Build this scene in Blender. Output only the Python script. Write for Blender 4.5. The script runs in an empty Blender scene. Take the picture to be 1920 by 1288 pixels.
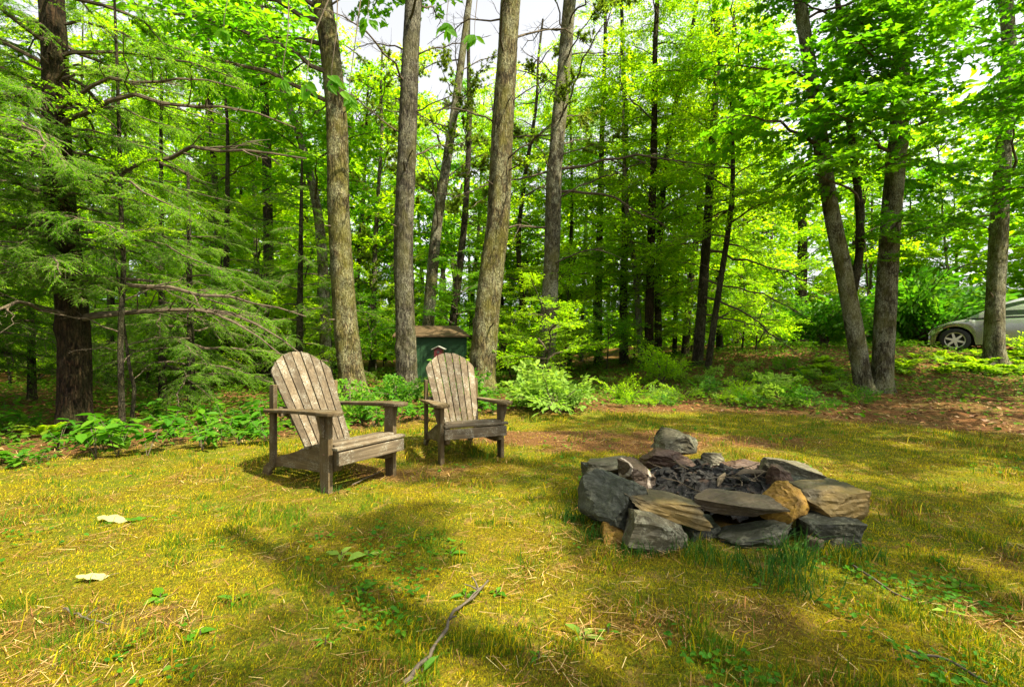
import bpy, math, random
import numpy as np
from mathutils import Vector, Matrix

random.seed(11)
RNG = np.random.default_rng(11)
S = bpy.context.scene
COL = S.collection
PI = math.pi
F, CX, CY, CH = 880.0, 960.0, 644.0, 1.02      # focal length in photo pixels, principal point, eye height

# ------------------------------------------------------------------ camera, sky, sun, exposure
cam_d = bpy.data.cameras.new('camera')
cam = bpy.data.objects.new('camera', cam_d)
COL.objects.link(cam)
cam.location = (0, 0, CH)
cam.rotation_euler = (PI / 2, 0, 0)
cam_d.sensor_width = 36.0
cam_d.lens = 36.0 * F / 1920.0
cam_d.clip_start = 0.05
cam_d.clip_end = 500
S.camera = cam

SUN_EL, SUN_AZ = math.radians(58), math.radians(124)   # azimuth clockwise from +Y
W = bpy.data.worlds.new('World')
S.world = W
W.use_nodes = True
wn, wl = W.node_tree.nodes, W.node_tree.links
for n in list(wn):
    wn.remove(n)
sky = wn.new('ShaderNodeTexSky')
sky.sky_type = 'NISHITA'
sky.sun_disc = False
sky.sun_elevation = SUN_EL
sky.sun_rotation = SUN_AZ
sky.air_density = 1.0
sky.dust_density = 4.0
sky.ozone_density = 1.0
hs = wn.new('ShaderNodeHueSaturation')
hs.inputs['Saturation'].default_value = 0.12
bg = wn.new('ShaderNodeBackground')
bg.inputs['Strength'].default_value = 0.105
wo = wn.new('ShaderNodeOutputWorld')
wl.new(sky.outputs[0], hs.inputs['Color'])
wl.new(hs.outputs[0], bg.inputs['Color'])
wl.new(bg.outputs[0], wo.inputs[0])

sun_d = bpy.data.lights.new('sun', 'SUN')
sun_d.energy = 5.0
sun_d.angle = math.radians(0.5)
sun_d.color = (1.0, 0.90, 0.68)
sun = bpy.data.objects.new('sun', sun_d)
COL.objects.link(sun)
sv = Vector((math.cos(SUN_EL) * math.sin(SUN_AZ), math.cos(SUN_EL) * math.cos(SUN_AZ), math.sin(SUN_EL)))
sun.rotation_euler = sv.to_track_quat('Z', 'Y').to_euler()
sun.location = sv * 40

S.view_settings.view_transform = 'Standard'
S.view_settings.look = 'None'
S.view_settings.gamma = 1.0
S.view_settings.use_curve_mapping = False
S.view_settings.exposure = 1.86
S.render.engine = 'CYCLES'
S.cycles.max_bounces = 10
S.cycles.diffuse_bounces = 6
S.cycles.transmission_bounces = 8
S.cycles.sample_clamp_indirect = 6

# ------------------------------------------------------------------ helpers
def sm(a, b, x):
    t = np.clip((np.asarray(x, float) - a) / (b - a), 0, 1)
    return t * t * (3 - 2 * t)

_lat = np.random.default_rng(5).random((256, 256))
def vnoise(x, y):
    x = np.asarray(x, float); y = np.asarray(y, float)
    xi = np.floor(x).astype(int); yi = np.floor(y).astype(int)
    fx = x - xi; fy = y - yi
    fx = fx * fx * (3 - 2 * fx); fy = fy * fy * (3 - 2 * fy)
    g = lambda a, b: _lat[a & 255, b & 255]
    return (g(xi, yi) * (1 - fx) * (1 - fy) + g(xi + 1, yi) * fx * (1 - fy)
            + g(xi, yi + 1) * (1 - fx) * fy + g(xi + 1, yi + 1) * fx * fy)
def fbm(x, y, o=4):
    s = 0; a = .5; t = 0
    for i in range(o):
        s = s + a * vnoise(x * 2 ** i + 17.3 * i, y * 2 ** i + 9.1 * i); t += a; a *= .5
    return s / t

LB_X = [-12, -6, -4.2, -2.5, -1.7, -.6, 0, 3, 4.6, 5.6, 8, 14]
LB_Y = [2.0, 3.0, 3.9, 4.9, 5.9, 6.7, 7.0, 7.1, 6.3, 5.3, 4.4, 3.5]
def lawn_edge(x):
    return np.interp(x, LB_X, LB_Y)
def ground_z(x, y):
    x = np.asarray(x, float); y = np.asarray(y, float)
    z = 0.9 * sm(0, 9, x) * sm(8.3, 13.6, y)
    rough = sm(-.3, 1.5, y - lawn_edge(x))
    z = z + (fbm(x * 1.3 + 3, y * 1.3) - .5) * .05 * (1 + 2.2 * rough)
    z = z + (fbm(x * 5 + 30, y * 5, 3) - .5) * .03
    return z
def gz(x, y):
    return float(ground_z(x, y))
def P(px, py, d):
    return Vector(((px - CX) / F * d, d, CH - (py - CY) / F * d))
def PG(px, d):
    x = (px - CX) / F * d
    return Vector((x, d, gz(x, d)))
def d_of(py):            # depth of level ground seen at a photo row
    return F * CH / (py - CY)
def GP(px, py):
    d = d_of(py)
    return PG(px, d)

def link(name, data, parent=None):
    o = bpy.data.objects.new(name, data)
    COL.objects.link(o)
    if parent is not None:
        o.parent = parent
    return o
def tag(o, label, cat, group=None, kind=None):
    if label: o['label'] = label
    if cat: o['category'] = cat
    if group: o['group'] = group
    if kind: o['kind'] = kind
    return o
def thing(name, label, cat, loc, rz=0, group=None):
    o = link(name, None)
    o.empty_display_size = .1
    o.location = loc
    o.rotation_euler = (0, 0, rz)
    return tag(o, label, cat, group)

class MB:
    """collects vertices and faces (numpy) for ONE mesh"""
    def __init__(s):
        s.v = []; s.f = []; s.n = 0; s.c = []
    def add(s, v, f, m=0, col=None):
        v = np.asarray(v, np.float32).reshape(-1, 3)
        f = np.asarray(f, np.int64)
        s.v.append(v); s.f.append((f + s.n, m)); s.n += len(v)
        if col is not None:
            c = np.ones((len(v), 4), np.float32); c[:, :3] = col
            s.c.append(c)
    def mesh(s, name, mats, smooth=False):
        me = bpy.data.meshes.new(name)
        v = np.concatenate(s.v)
        loops = np.concatenate([f.ravel() for f, m in s.f])
        tot = np.concatenate([np.full(len(f), f.shape[1]) for f, m in s.f])
        mi = np.concatenate([np.full(len(f), m) for f, m in s.f])
        start = np.concatenate([[0], np.cumsum(tot)[:-1]])
        me.vertices.add(len(v)); me.vertices.foreach_set('co', v.ravel())
        me.loops.add(len(loops)); me.loops.foreach_set('vertex_index', loops.astype(np.int32))
        me.polygons.add(len(tot))
        me.polygons.foreach_set('loop_start', start.astype(np.int32))
        me.polygons.foreach_set('loop_total', tot.astype(np.int32))
        me.polygons.foreach_set('material_index', mi.astype(np.int32))
        me.polygons.foreach_set('use_smooth', np.full(len(tot), smooth))
        if not isinstance(mats, (list, tuple)): mats = [mats]
        for m in mats: me.materials.append(m)
        if s.c:
            a = me.color_attributes.new('tint', 'FLOAT_COLOR', 'POINT')
            a.data.foreach_set('color', np.concatenate(s.c).ravel())
        me.update(calc_edges=True)
        return me
    def obj(s, name, mats, parent=None, smooth=False):
        return link(name, s.mesh(name, mats, smooth), parent)

def norm(a):
    a = np.asarray(a, float)
    return a / np.maximum(np.linalg.norm(a, axis=-1, keepdims=True), 1e-9)

def tube(pts, rad, n=6, cap=True, jit=None):
    pts = np.asarray(pts, float); rad = np.asarray(rad, float)
    k = len(pts)
    tan = np.gradient(pts, axis=0); tan = norm(tan)
    up = np.array([0.31, .95, .05]) if abs(tan[0][2]) > .6 else np.array([0.02, .05, 1])
    us = np.zeros((k, 3))
    u = up - tan[0] * np.dot(up, tan[0]); u /= np.linalg.norm(u)
    for i in range(k):
        u = u - tan[i] * np.dot(u, tan[i]); u /= np.linalg.norm(u); us[i] = u
    ws = np.cross(tan, us)
    a = np.arange(n) / n * 2 * PI
    R = rad[:, None] * np.ones((k, n))
    if jit is not None: R = R * jit
    v = pts[:, None] + R[..., None] * (np.cos(a)[None, :, None] * us[:, None] + np.sin(a)[None, :, None] * ws[:, None])
    v = v.reshape(-1, 3)
    i = np.arange(k - 1)[:, None] * n; j = np.arange(n)[None]; j2 = (j + 1) % n
    f = np.stack([i + j, i + j2, i + n + j2, i + n + j], -1).reshape(-1, 4)
    return v, f

def spline(pts, step):
    pts = np.asarray(pts, float)
    p = np.vstack([2 * pts[0] - pts[1], pts, 2 * pts[-1] - pts[-2]])
    out = []
    for i in range(1, len(p) - 2):
        m = max(2, int(np.linalg.norm(p[i + 1] - p[i]) / step))
        t = np.arange(m)[:, None] / m
        out.append(.5 * (2 * p[i] + (p[i + 1] - p[i - 1]) * t + (2 * p[i - 1] - 5 * p[i] + 4 * p[i + 1] - p[i + 2]) * t ** 2
                         + (-p[i - 1] + 3 * p[i] - 3 * p[i + 1] + p[i + 2]) * t ** 3))
    out.append(p[-2][None])
    return np.vstack(out)

def box(x0, x1, y0, y1, z0, z1):
    v = [(x, y, z) for z in (z0, z1) for y in (y0, y1) for x in (x0, x1)]
    f = [(0, 2, 3, 1), (4, 5, 7, 6), (0, 1, 5, 4), (2, 6, 7, 3), (0, 4, 6, 2), (1, 3, 7, 5)]
    return np.array(v, float), np.array(f)

def prism(poly, axis, a, b):
    """extrude a 2-D outline; axis 'x': outline is (y,z); 'y': (x,z); 'z': (x,y)"""
    poly = np.asarray(poly, float); n = len(poly)
    def lift(t):
        o = np.zeros((n, 3))
        if axis == 'x': o[:, 0] = t; o[:, 1:] = poly
        elif axis == 'y': o[:, 1] = t; o[:, 0] = poly[:, 0]; o[:, 2] = poly[:, 1]
        else: o[:, 2] = t; o[:, :2] = poly
        return o
    v = np.vstack([lift(a), lift(b)])
    i = np.arange(n); j = (i + 1) % n
    sides = np.stack([i, j, j + n, i + n], 1)
    return v, sides, np.arange(n)[None, ::-1], (np.arange(n) + n)[None]
def add_prism(mb, poly, axis, a, b, m=0):
    v, s, c0, c1 = prism(poly, axis, a, b)
    base = mb.n
    mb.add(v, s, m)
    mb.f.append((c0 + base, m)); mb.f.append((c1 + base, m))

def bevel(o, w=.004, seg=2):
    m = o.modifiers.new('bevel', 'BEVEL'); m.width = w; m.segments = seg; m.limit_method = 'ANGLE'
    m.angle_limit = math.radians(35)
    return o

# ------------------------------------------------------------------ materials
def new_mat(name):
    m = bpy.data.materials.new(name); m.use_nodes = True
    nt = m.node_tree
    for n in list(nt.nodes): nt.nodes.remove(n)
    out = nt.nodes.new('ShaderNodeOutputMaterial')
    return m, nt, out
def N(nt, typ, **kw):
    n = nt.nodes.new(typ)
    for k, v in kw.items():
        if k in n.inputs: n.inputs[k].default_value = v
        else: setattr(n, k, v)
    return n
def ramp(nt, fac, stops, interp='LINEAR'):
    r = nt.nodes.new('ShaderNodeValToRGB')
    r.color_ramp.interpolation = interp
    el = r.color_ramp.elements
    while len(el) < len(stops): el.new(.5)
    for e, (p, c) in zip(el, stops):
        e.position = p; e.color = (*c, 1)
    if fac is not None: nt.links.new(fac, r.inputs[0])
    return r.outputs[0]
def mixc(nt, fac, a, b, mode='MIX'):
    m = nt.nodes.new('ShaderNodeMix'); m.data_type = 'RGBA'; m.blend_type = mode
    for sock, v in ((m.inputs['Factor'], fac), (m.inputs[6], a), (m.inputs[7], b)):
        if hasattr(v, 'links'): nt.links.new(v, sock)
        elif isinstance(v, tuple): sock.default_value = (*v, 1)
        else: sock.default_value = v
    return m.outputs[2]
def coords(nt, scale=(1, 1, 1), out='Object'):
    t = nt.nodes.new('ShaderNodeTexCoord'); mp = nt.nodes.new('ShaderNodeMapping')
    mp.inputs['Scale'].default_value = scale
    nt.links.new(t.outputs[out], mp.inputs[0])
    return mp.outputs[0]
def noise(nt, vec, scale, detail=6, rough=.6):
    n = N(nt, 'ShaderNodeTexNoise', Scale=scale, Detail=detail, Roughness=rough)
    nt.links.new(vec, n.inputs['Vector'])
    return n.outputs['Fac']
def bump(nt, h, strength=.5, dist=.02, prev=None):
    b = N(nt, 'ShaderNodeBump', Strength=strength, Distance=dist)
    nt.links.new(h, b.inputs['Height'])
    if prev is not None: nt.links.new(prev, b.inputs['Normal'])
    return b.outputs[0]
def principled(nt, out, col, rough=.8, nrm=None, metal=0., spec=.3):
    p = N(nt, 'ShaderNodeBsdfPrincipled', Roughness=rough, Metallic=metal)
    p.inputs['Specular IOR Level'].default_value = spec
    if hasattr(col, 'links'): nt.links.new(col, p.inputs['Base Color'])
    else: p.inputs['Base Color'].default_value = (*col, 1)
    if nrm is not None: nt.links.new(nrm, p.inputs['Normal'])
    nt.links.new(p.outputs[0], out.inputs[0])
    return p

def leaf_mat(name, cols, tcols, tr=.5, rough=.6, spec=.12):
    m, nt, out = new_mat(name)
    g = nt.nodes.new('ShaderNodeNewGeometry'); oi = nt.nodes.new('ShaderNodeObjectInfo')
    a = N(nt, 'ShaderNodeMath', operation='MULTIPLY_ADD'); a.inputs[1].default_value = .62
    b = N(nt, 'ShaderNodeMath', operation='MULTIPLY'); b.inputs[1].default_value = .38
    nt.links.new(oi.outputs['Random'], b.inputs[0])
    nt.links.new(g.outputs['Random Per Island'], a.inputs[0]); nt.links.new(b.outputs[0], a.inputs[2])
    cols = [(q[0] * 1.02, q[1] * 1.3, q[2] * .5) for q in cols]; tcols = [(min(.8, q[0] * 1.02), min(.85, q[1] * 1.35), q[2] * .5) for q in tcols]
    k = len(cols) - 1
    c = ramp(nt, a.outputs[0], [(i / k, x) for i, x in enumerate(cols)])
    t = ramp(nt, a.outputs[0], [(i / k, x) for i, x in enumerate(tcols)])
    p = N(nt, 'ShaderNodeBsdfPrincipled', Roughness=rough); p.inputs['Specular IOR Level'].default_value = spec
    nt.links.new(c, p.inputs['Base Color'])
    tl = nt.nodes.new('ShaderNodeBsdfTranslucent'); nt.links.new(t, tl.inputs[0])
    mx = nt.nodes.new('ShaderNodeMixShader'); mx.inputs[0].default_value = tr
    nt.links.new(p.outputs[0], mx.inputs[1]); nt.links.new(tl.outputs[0], mx.inputs[2])
    nt.links.new(mx.outputs[0], out.inputs[0])
    return m
M = {}
M['maple'] = leaf_mat('maple_leaf', [(.025, .075, .006), (.055, .12, .007), (.10, .17, .008)],
                      [(.10, .28, .008), (.20, .40, .010), (.36, .52, .012)], .5)
M['beech'] = leaf_mat('sunlit_beech_leaf', [(.055, .105, .005), (.115, .17, .006), (.19, .22, .007)],
                      [(.22, .40, .008), (.40, .54, .010), (.62, .64, .012)], .55)  # bright yellow-green partly paints in the sunlight on the background leaves
M['hemlock'] = leaf_mat('hemlock_needles', [(.02, .06, .005), (.055, .12, .007), (.12, .19, .009)],
                        [(.09, .23, .006), (.20, .37, .007), (.40, .50, .008)], .48, .8, .05)
M['pine'] = leaf_mat('pine_needles', [(.05, .07, .012), (.09, .11, .02), (.13, .12, .02)],
                     [(.16, .22, .02), (.24, .28, .03), (.34, .30, .04)], .4, .5)
M['herb'] = leaf_mat('herb_leaf', [(.022, .075, .012), (.048, .11, .010), (.10, .15, .012)],
                     [(.05, .20, .012), (.12, .29, .014), (.24, .34, .02)], .36)
M['pale_shrub'] = leaf_mat('pale_shrub_leaf', [(.09, .14, .05), (.15, .20, .07), (.22, .25, .10)],
    [(.22, .33, .05), (.34, .44, .08), (.46, .52, .11)], .42)
M['cover'] = leaf_mat('ground_cover_leaf', [(.02, .055, .006), (.05, .085, .007), (.10, .12, .007)], [(.06, .18, .01), (.13, .25, .01), (.26, .32, .012)], .35)
M['fern'] = leaf_mat('fern_frond', [(.09, .15, .008), (.15, .20, .01), (.24, .24, .012)],
                     [(.30, .44, .012), (.46, .52, .015), (.60, .56, .02)], .5)

def bark_mat(name, dark, mid, light, sc=1.0, lich=(.30, .33, .24), lich_amt=.35, moss=(.10, .12, .03), moss_amt=.3, plate=1.0):
    dark, mid, light, lich, moss = [tuple(x * .76 for x in q) for q in (dark, mid, light, lich, moss)]
    m, nt, out = new_mat(name)
    v = coords(nt, (24 * sc, 24 * sc, 4.6 * sc))
    vf = coords(nt, (60 * sc, 60 * sc, 30 * sc))
    nn = N(nt, 'ShaderNodeTexNoise', Scale=.8, Detail=5.0, Roughness=.65); nt.links.new(v, nn.inputs['Vector'])
    k = N(nt, 'ShaderNodeVectorMath', operation='SCALE'); k.inputs['Scale'].default_value = 2.6; nt.links.new(nn.outputs['Color'], k.inputs[0])
    wv = N(nt, 'ShaderNodeVectorMath', operation='ADD')
    nt.links.new(v, wv.inputs[0]); nt.links.new(k.outputs[0], wv.inputs[1])
    vo = N(nt, 'ShaderNodeTexVoronoi', feature='DISTANCE_TO_EDGE', Scale=1.0)
    nt.links.new(wv.outputs[0], vo.inputs['Vector'])
    fur = noise(nt, v, 1.3, 6, .7)
    fine = noise(nt, vf, 1.0, 6, .75)
    crack = ramp(nt, vo.outputs['Distance'], [(0, (.12, .12, .12)), (.16, (.7, .7, .7)), (.4, (1, 1, 1))])
    base = ramp(nt, fine, [(.28, dark), (.5, mid), (.72, light)])
    c = mixc(nt, ramp(nt, fur, [(.36, (.85, .85, .85)), (.56, (0, 0, 0))]), base, tuple(x * .45 for x in dark))
    c = mixc(nt, 1.0, c, crack, 'MULTIPLY')
    big = noise(nt, coords(nt, (3, 3, 1.9)), 1.3, 7, .75)
    lm = mixc(nt, 1.0, ramp(nt, big, [(.46, (0, 0, 0)), (.55, (min(1, lich_amt * 1.25),) * 3)]), ramp(nt, fine, [(.45, (.15, .15, .15)), (.6, (1, 1, 1))]), 'MULTIPLY')
    c = mixc(nt, lm, c, lich)
    bm = noise(nt, coords(nt, (1.6, 1.6, .9)), 2.1, 5, .65)
    mm = ramp(nt, bm, [(.44, (0, 0, 0)), (.62, (moss_amt,) * 3)])
    c = mixc(nt, mm, c, moss)
    h = N(nt, 'ShaderNodeMath', operation='ADD'); nt.links.new(crack, h.inputs[0])
    f2 = N(nt, 'ShaderNodeMath', operation='ADD')
    nt.links.new(fine, f2.inputs[0]); nt.links.new(fur, f2.inputs[1]); nt.links.new(f2.outputs[0], h.inputs[1])
    principled(nt, out, c, .92, bump(nt, h.outputs[0], 1.0 * plate, .018), spec=.12)
    return m
M['bark_oak'] = bark_mat('oak_bark', (.085, .062, .028), (.18, .14, .065), (.33, .27, .14), .8, (.36, .36, .20), .7, (.15, .14, .02), .6)
M['bark_grey'] = bark_mat('grey_bark', (.055, .045, .030), (.115, .098, .066), (.21, .185, .13), .9, (.34, .33, .23), .45, (.09, .085, .02), .5, .7)
M['bark_dark'] = bark_mat('dark_bark', (.032, .024, .013), (.075, .057, .033), (.145, .118, .07), 1.1, (.26, .25, .17), .25, (.06, .065, .015), .45)
M['bark_red'] = bark_mat('hemlock_bark', (.024, .012, .006), (.060, .032, .016), (.12, .072, .04), .9, (.12, .11, .05), .25, (.045, .05, .010), .3)
M['bark_maple'] = bark_mat('maple_bark', (.085, .070, .042), (.19, .165, .10), (.33, .30, .20), 1.1, (.38, .38, .27), .75, (.14, .135, .03), .5, .7)
BARKS = {k[5:]: M[k] for k in M if k.startswith('bark_')}

def twig_mat():
    m, nt, out = new_mat('twig_wood')
    c = ramp(nt, noise(nt, coords(nt, (20, 20, 20)), 1, 4), [(.3, (.04, .03, .018)), (.7, (.11, .085, .055))])
    principled(nt, out, c, .85, spec=.2)
    return m
M['twig'] = twig_mat()

def vcol_leafy(name, tr=.3, rough=.6, boost=1.6):
    m, nt, out = new_mat(name)
    a = nt.nodes.new('ShaderNodeVertexColor'); a.layer_name = 'tint'
    p = N(nt, 'ShaderNodeBsdfPrincipled', Roughness=rough); p.inputs['Specular IOR Level'].default_value = .2
    nt.links.new(a.outputs[0], p.inputs['Base Color'])
    g = mixc(nt, 1.0, a.outputs[0], (boost, boost, boost * .8), 'MULTIPLY')
    tl = nt.nodes.new('ShaderNodeBsdfTranslucent'); nt.links.new(g, tl.inputs[0])
    mx = nt.nodes.new('ShaderNodeMixShader'); mx.inputs[0].default_value = tr
    nt.links.new(p.outputs[0], mx.inputs[1]); nt.links.new(tl.outputs[0], mx.inputs[2])
    nt.links.new(mx.outputs[0], out.inputs[0])
    return m
M['grass'] = vcol_leafy('grass_blades')
M['litter'] = vcol_leafy('dry_litter', .12, .75, 1.2)

def ground_mat():
    m, nt, out = new_mat('forest_ground')
    v = coords(nt)
    a = nt.nodes.new('ShaderNodeVertexColor'); a.layer_name = 'tint'
    sep = nt.nodes.new('ShaderNodeSeparateColor'); nt.links.new(a.outputs[0], sep.inputs[0])
    n1 = noise(nt, v, 2.2, 6, .65); n2 = noise(nt, v, 75, 6, .75); n3 = noise(nt, v, 9, 5, .65)
    moss = ramp(nt, n2, [(.32, (.024, .020, .002)), (.5, (.105, .085, .004)), (.72, (.27, .21, .007))])
    moss2 = ramp(nt, n2, [(.34, (.022, .032, .003)), (.68, (.14, .165, .007))])
    moss = mixc(nt, ramp(nt, n1, [(.42, (0, 0, 0)), (.6, (1, 1, 1))]), moss, moss2)
    straw = ramp(nt, n2, [(.3, (.10, .055, .018)), (.72, (.30, .19, .06))])
    moss = mixc(nt, ramp(nt, n3, [(.54, (0, 0, 0)), (.66, (.75, .75, .75))]), moss, straw)
    lit = ramp(nt, n2, [(.25, (.025, .012, .005)), (.5, (.095, .042, .015)), (.78, (.22, .11, .04))])
    lit2 = ramp(nt, n2, [(.3, (.05, .04, .012)), (.7, (.15, .12, .03))])
    lit = mixc(nt, ramp(nt, n1, [(.45, (0, 0, 0)), (.62, (.7, .7, .7))]), lit, lit2)
    needles = ramp(nt, n2, [(.32, (.022, .011, .005)), (.5, (.10, .048, .016)), (.72, (.24, .13, .05))])
    c = mixc(nt, sep.outputs[0], lit, moss)
    c = mixc(nt, sep.outputs[1], c, needles)
    bn = bump(nt, n2, .8, .025, bump(nt, n3, .5, .05))
    principled(nt, out, c, .95, bn, spec=.08)
    return m
M['ground'] = ground_mat()

def plain_mat(name, col, rough=.7, var=.25, sc=12, metal=0., spec=.3, bmp=0.):
    m, nt, out = new_mat(name)
    n = noise(nt, coords(nt, (sc, sc, sc)), 1, 6, .65)
    c = ramp(nt, n, [(.25, tuple(x * (1 - var) for x in col)), (.75, tuple(min(1, x * (1 + var)) for x in col))])
    principled(nt, out, c, rough, bump(nt, n, bmp, .01) if bmp else None, metal, spec)
    return m

def wood_mat(name, axis, cols, lich=.5):
    """weathered outdoor planks, grain along a local axis"""
    m, nt, out = new_mat(name)
    s = [70, 70, 70]; s[axis] = 3.0
    s2 = [16, 16, 16]; s2[axis] = 1.4
    oi = nt.nodes.new('ShaderNodeObjectInfo')
    def shifted(sc):
        t = nt.nodes.new('ShaderNodeTexCoord'); mp = nt.nodes.new('ShaderNodeMapping')
        mp.inputs['Scale'].default_value = sc
        ad = N(nt, 'ShaderNodeVectorMath', operation='SCALE'); ad.inputs[0].default_value = (37, 51, 23)
        nt.links.new(oi.outputs['Random'], ad.inputs['Scale'])
        nt.links.new(t.outputs['Object'], mp.inputs[0]); nt.links.new(ad.outputs[0], mp.inputs['Location'])
        return mp.outputs[0]
    g1 = noise(nt, shifted(s), 1, 5, .7); g2 = noise(nt, shifted(s2), 1, 5, .65)
    b = noise(nt, shifted((9, 9, 9)), 1, 5, .6)
    fs = noise(nt, shifted((150, 150, 150)), 1, 3, .6)
    c = ramp(nt, g1, [(.25, cols[0]), (.5, cols[1]), (.78, cols[2])])
    c = mixc(nt, ramp(nt, g2, [(.35, (.75, .75, .75)), (.6, (0, 0, 0))]), c, tuple(x * .55 for x in cols[1]))
    lm = mixc(nt, 1.0, ramp(nt, b, [(.48, (0, 0, 0)), (.62, (1, 1, 1))]), ramp(nt, fs, [(.5, (0, 0, 0)), (.6, (lich,) * 3)]), 'MULTIPLY')
    c = mixc(nt, lm, c, (.42, .42, .34))
    tone = N(nt, 'ShaderNodeMath', operation='MULTIPLY_ADD'); tone.inputs[1].default_value = .6; tone.inputs[2].default_value = .66
    nt.links.new(oi.outputs['Random'], tone.inputs[0])
    hsv = nt.nodes.new('ShaderNodeHueSaturation'); nt.links.new(c, hsv.inputs['Color']); nt.links.new(tone.outputs[0], hsv.inputs['Value'])
    principled(nt, out, hsv.outputs[0], .85, bump(nt, g1, .6, .004, bump(nt, g2, .4, .006)), spec=.2)
    return m
GREYW = [(.13, .105, .075), (.27, .225, .165), (.42, .36, .27)]
BRNW = [(.10, .070, .035), (.21, .150, .080), (.33, .25, .14)]
GREYW = [(.038, .028, .016), (.098, .074, .045), (.19, .148, .094)]
BRNW = [(.045, .030, .012), (.098, .068, .031), (.175, .127, .063)]
M['wood_z'] = wood_mat('weathered_slat', 2, GREYW)
M['wood_x'] = wood_mat('weathered_seat_board', 0, GREYW)
M['wood_y'] = wood_mat('weathered_arm_board', 1, BRNW, .35)
M['wood_leg'] = wood_mat('weathered_leg_board', 2, BRNW, .3)

def stone_mat(name, cols, lich=.0, vein=False, ochre=None):
    cols = [(q[0] * .44, q[1] * .42, q[2] * .34) for q in cols]; lich *= .45
    m, nt, out = new_mat(name)
    v = coords(nt, (1, 1, 1)); vl = coords(nt, (5, 5, 30))
    n1 = noise(nt, v, 9, 7, .65); n2 = noise(nt, vl, 1, 6, .7); n3 = noise(nt, v, 60, 5, .7); n4 = noise(nt, v, 3.2, 3, .5)
    c = ramp(nt, n2, [(.25, cols[0]), (.5, cols[1]), (.78, cols[2])])
    c = mixc(nt, ramp(nt, n3, [(.35, (.35, .35, .35)), (.6, (0, 0, 0))]), c, tuple(x * .5 for x in cols[0]))
    if ochre:
        c = mixc(nt, ramp(nt, n4, [(.44, (0, 0, 0)), (.58, (.85, .85, .85))]), c, ochre)
    if lich:
        lm = mixc(nt, 1.0, ramp(nt, n1, [(.47, (0, 0, 0)), (.57, (1, 1, 1))]), ramp(nt, n3, [(.46, (0, 0, 0)), (.54, (lich,) * 3)]), 'MULTIPLY')
        c = mixc(nt, lm, c, (.40, .40, .29))
    if vein:
        w = N(nt, 'ShaderNodeTexWave', Scale=2.2, Distortion=5.0, Detail=2.0); nt.links.new(v, w.inputs['Vector'])
        c = mixc(nt, ramp(nt, w.outputs['Fac'], [(.955, (0, 0, 0)), (.985, (.8, .8, .8))]), c, (.36, .30, .24))
    principled(nt, out, c, .68, bump(nt, n2, .55, .016, bump(nt, n3, .5, .006)), spec=.4)
    return m
M['st_blue'] = stone_mat('blue_grey_stone', [(.028, .034, .030), (.07, .08, .072), (.15, .17, .155)], .2)
M['st_lich'] = stone_mat('lichen_stone', [(.07, .065, .04), (.155, .14, .095), (.27, .245, .17)], .65)
M['st_olive'] = stone_mat('olive_stone', [(.038, .032, .014), (.090, .072, .032), (.155, .125, .062)], .15, ochre=(.20, .13, .035))
M['st_pink'] = stone_mat('pinkish_brown_slab', [(.07, .050, .032), (.155, .112, .075), (.26, .195, .135)], .15)
M['st_ochre'] = stone_mat('ochre_stone', [(.16, .080, .008), (.40, .225, .018), (.62, .40, .04)])
M['st_dark'] = stone_mat('dark_green_stone', [(.014, .016, .009), (.038, .042, .025), (.10, .105, .07)], .3)
M['st_grey'] = stone_mat('pale_grey_slab', [(.085, .075, .05), (.18, .16, .115), (.30, .275, .205)], .3)
M['st_red'] = stone_mat('reddish_stone', [(.06, .032, .022), (.15, .085, .06), (.26, .16, .11)])
M['st_vein'] = stone_mat('veined_brown_stone', [(.05, .032, .022), (.13, .085, .06), (.22, .16, .12)], .0, True)
def char_mat():
    m, nt, out = new_mat('charcoal_ash')
    v = coords(nt); n = noise(nt, v, 60, 6, .65); n2 = noise(nt, v, 130, 3, .6); n3 = noise(nt, v, 14, 4, .6)
    c = ramp(nt, n, [(.3, (.003, .003, .003)), (.75, (.022, .020, .018))])
    c = mixc(nt, ramp(nt, n3, [(.56, (0, 0, 0)), (.68, (.6, .6, .6))]), c, (.055, .028, .014))
    c = mixc(nt, ramp(nt, n2, [(.68, (0, 0, 0)), (.72, (1, 1, 1))]), c, (.30, .29, .26))
    principled(nt, out, c, .8, bump(nt, n, .7, .01), spec=.25)
    return m
M['char'] = char_mat()
M['green_paint'] = plain_mat('green_paint', (.005, .034, .008), .65, .3, 3)
M['brown_roof'] = plain_mat('brown_roof_board', (.06, .038, .015), .85, .35, 9, bmp=.3)
M['red_paint'] = plain_mat('dark_red_paint', (.06, .005, .005), .6, .3, 14)
M['pale_roof'] = plain_mat('pale_grey_metal', (.17, .17, .14), .7, .2, 10)
M['silver'] = plain_mat('silver_car_paint', (.36, .36, .35), .27, .02, 3, metal=.75, spec=.6)
M['black'] = plain_mat('black_rubber', (.018, .018, .018), .75, .2, 20)
M['rim'] = plain_mat('alloy_rim', (.55, .53, .46), .3, .08, 10, metal=.85)
M['lamp_clear'] = plain_mat('headlight_lens', (.62, .64, .62), .12, .05, 6, metal=.3, spec=.8)
M['screw'] = plain_mat('rusty_screw', (.10, .06, .04), .6, .3, 60, metal=.5)
M['bone_leaf'] = leaf_mat('dry_cream_leaf', [(.24, .185, .20), (.30, .225, .24), (.35, .26, .28)], [(.3, .25, .2)] * 3, .2)
M['stick'] = plain_mat('grey_stick_bark', (.075, .060, .042), .85, .5, 40, bmp=.5)
def glass_mat():
    m, nt, out = new_mat('tinted_car_glass')
    n = noise(nt, coords(nt), 3, 3)
    p = principled(nt, out, ramp(nt, n, [(.3, (.012, .016, .014)), (.7, (.02, .026, .022))]), .05, spec=.9)
    return m
M['glass'] = glass_mat()

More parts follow.
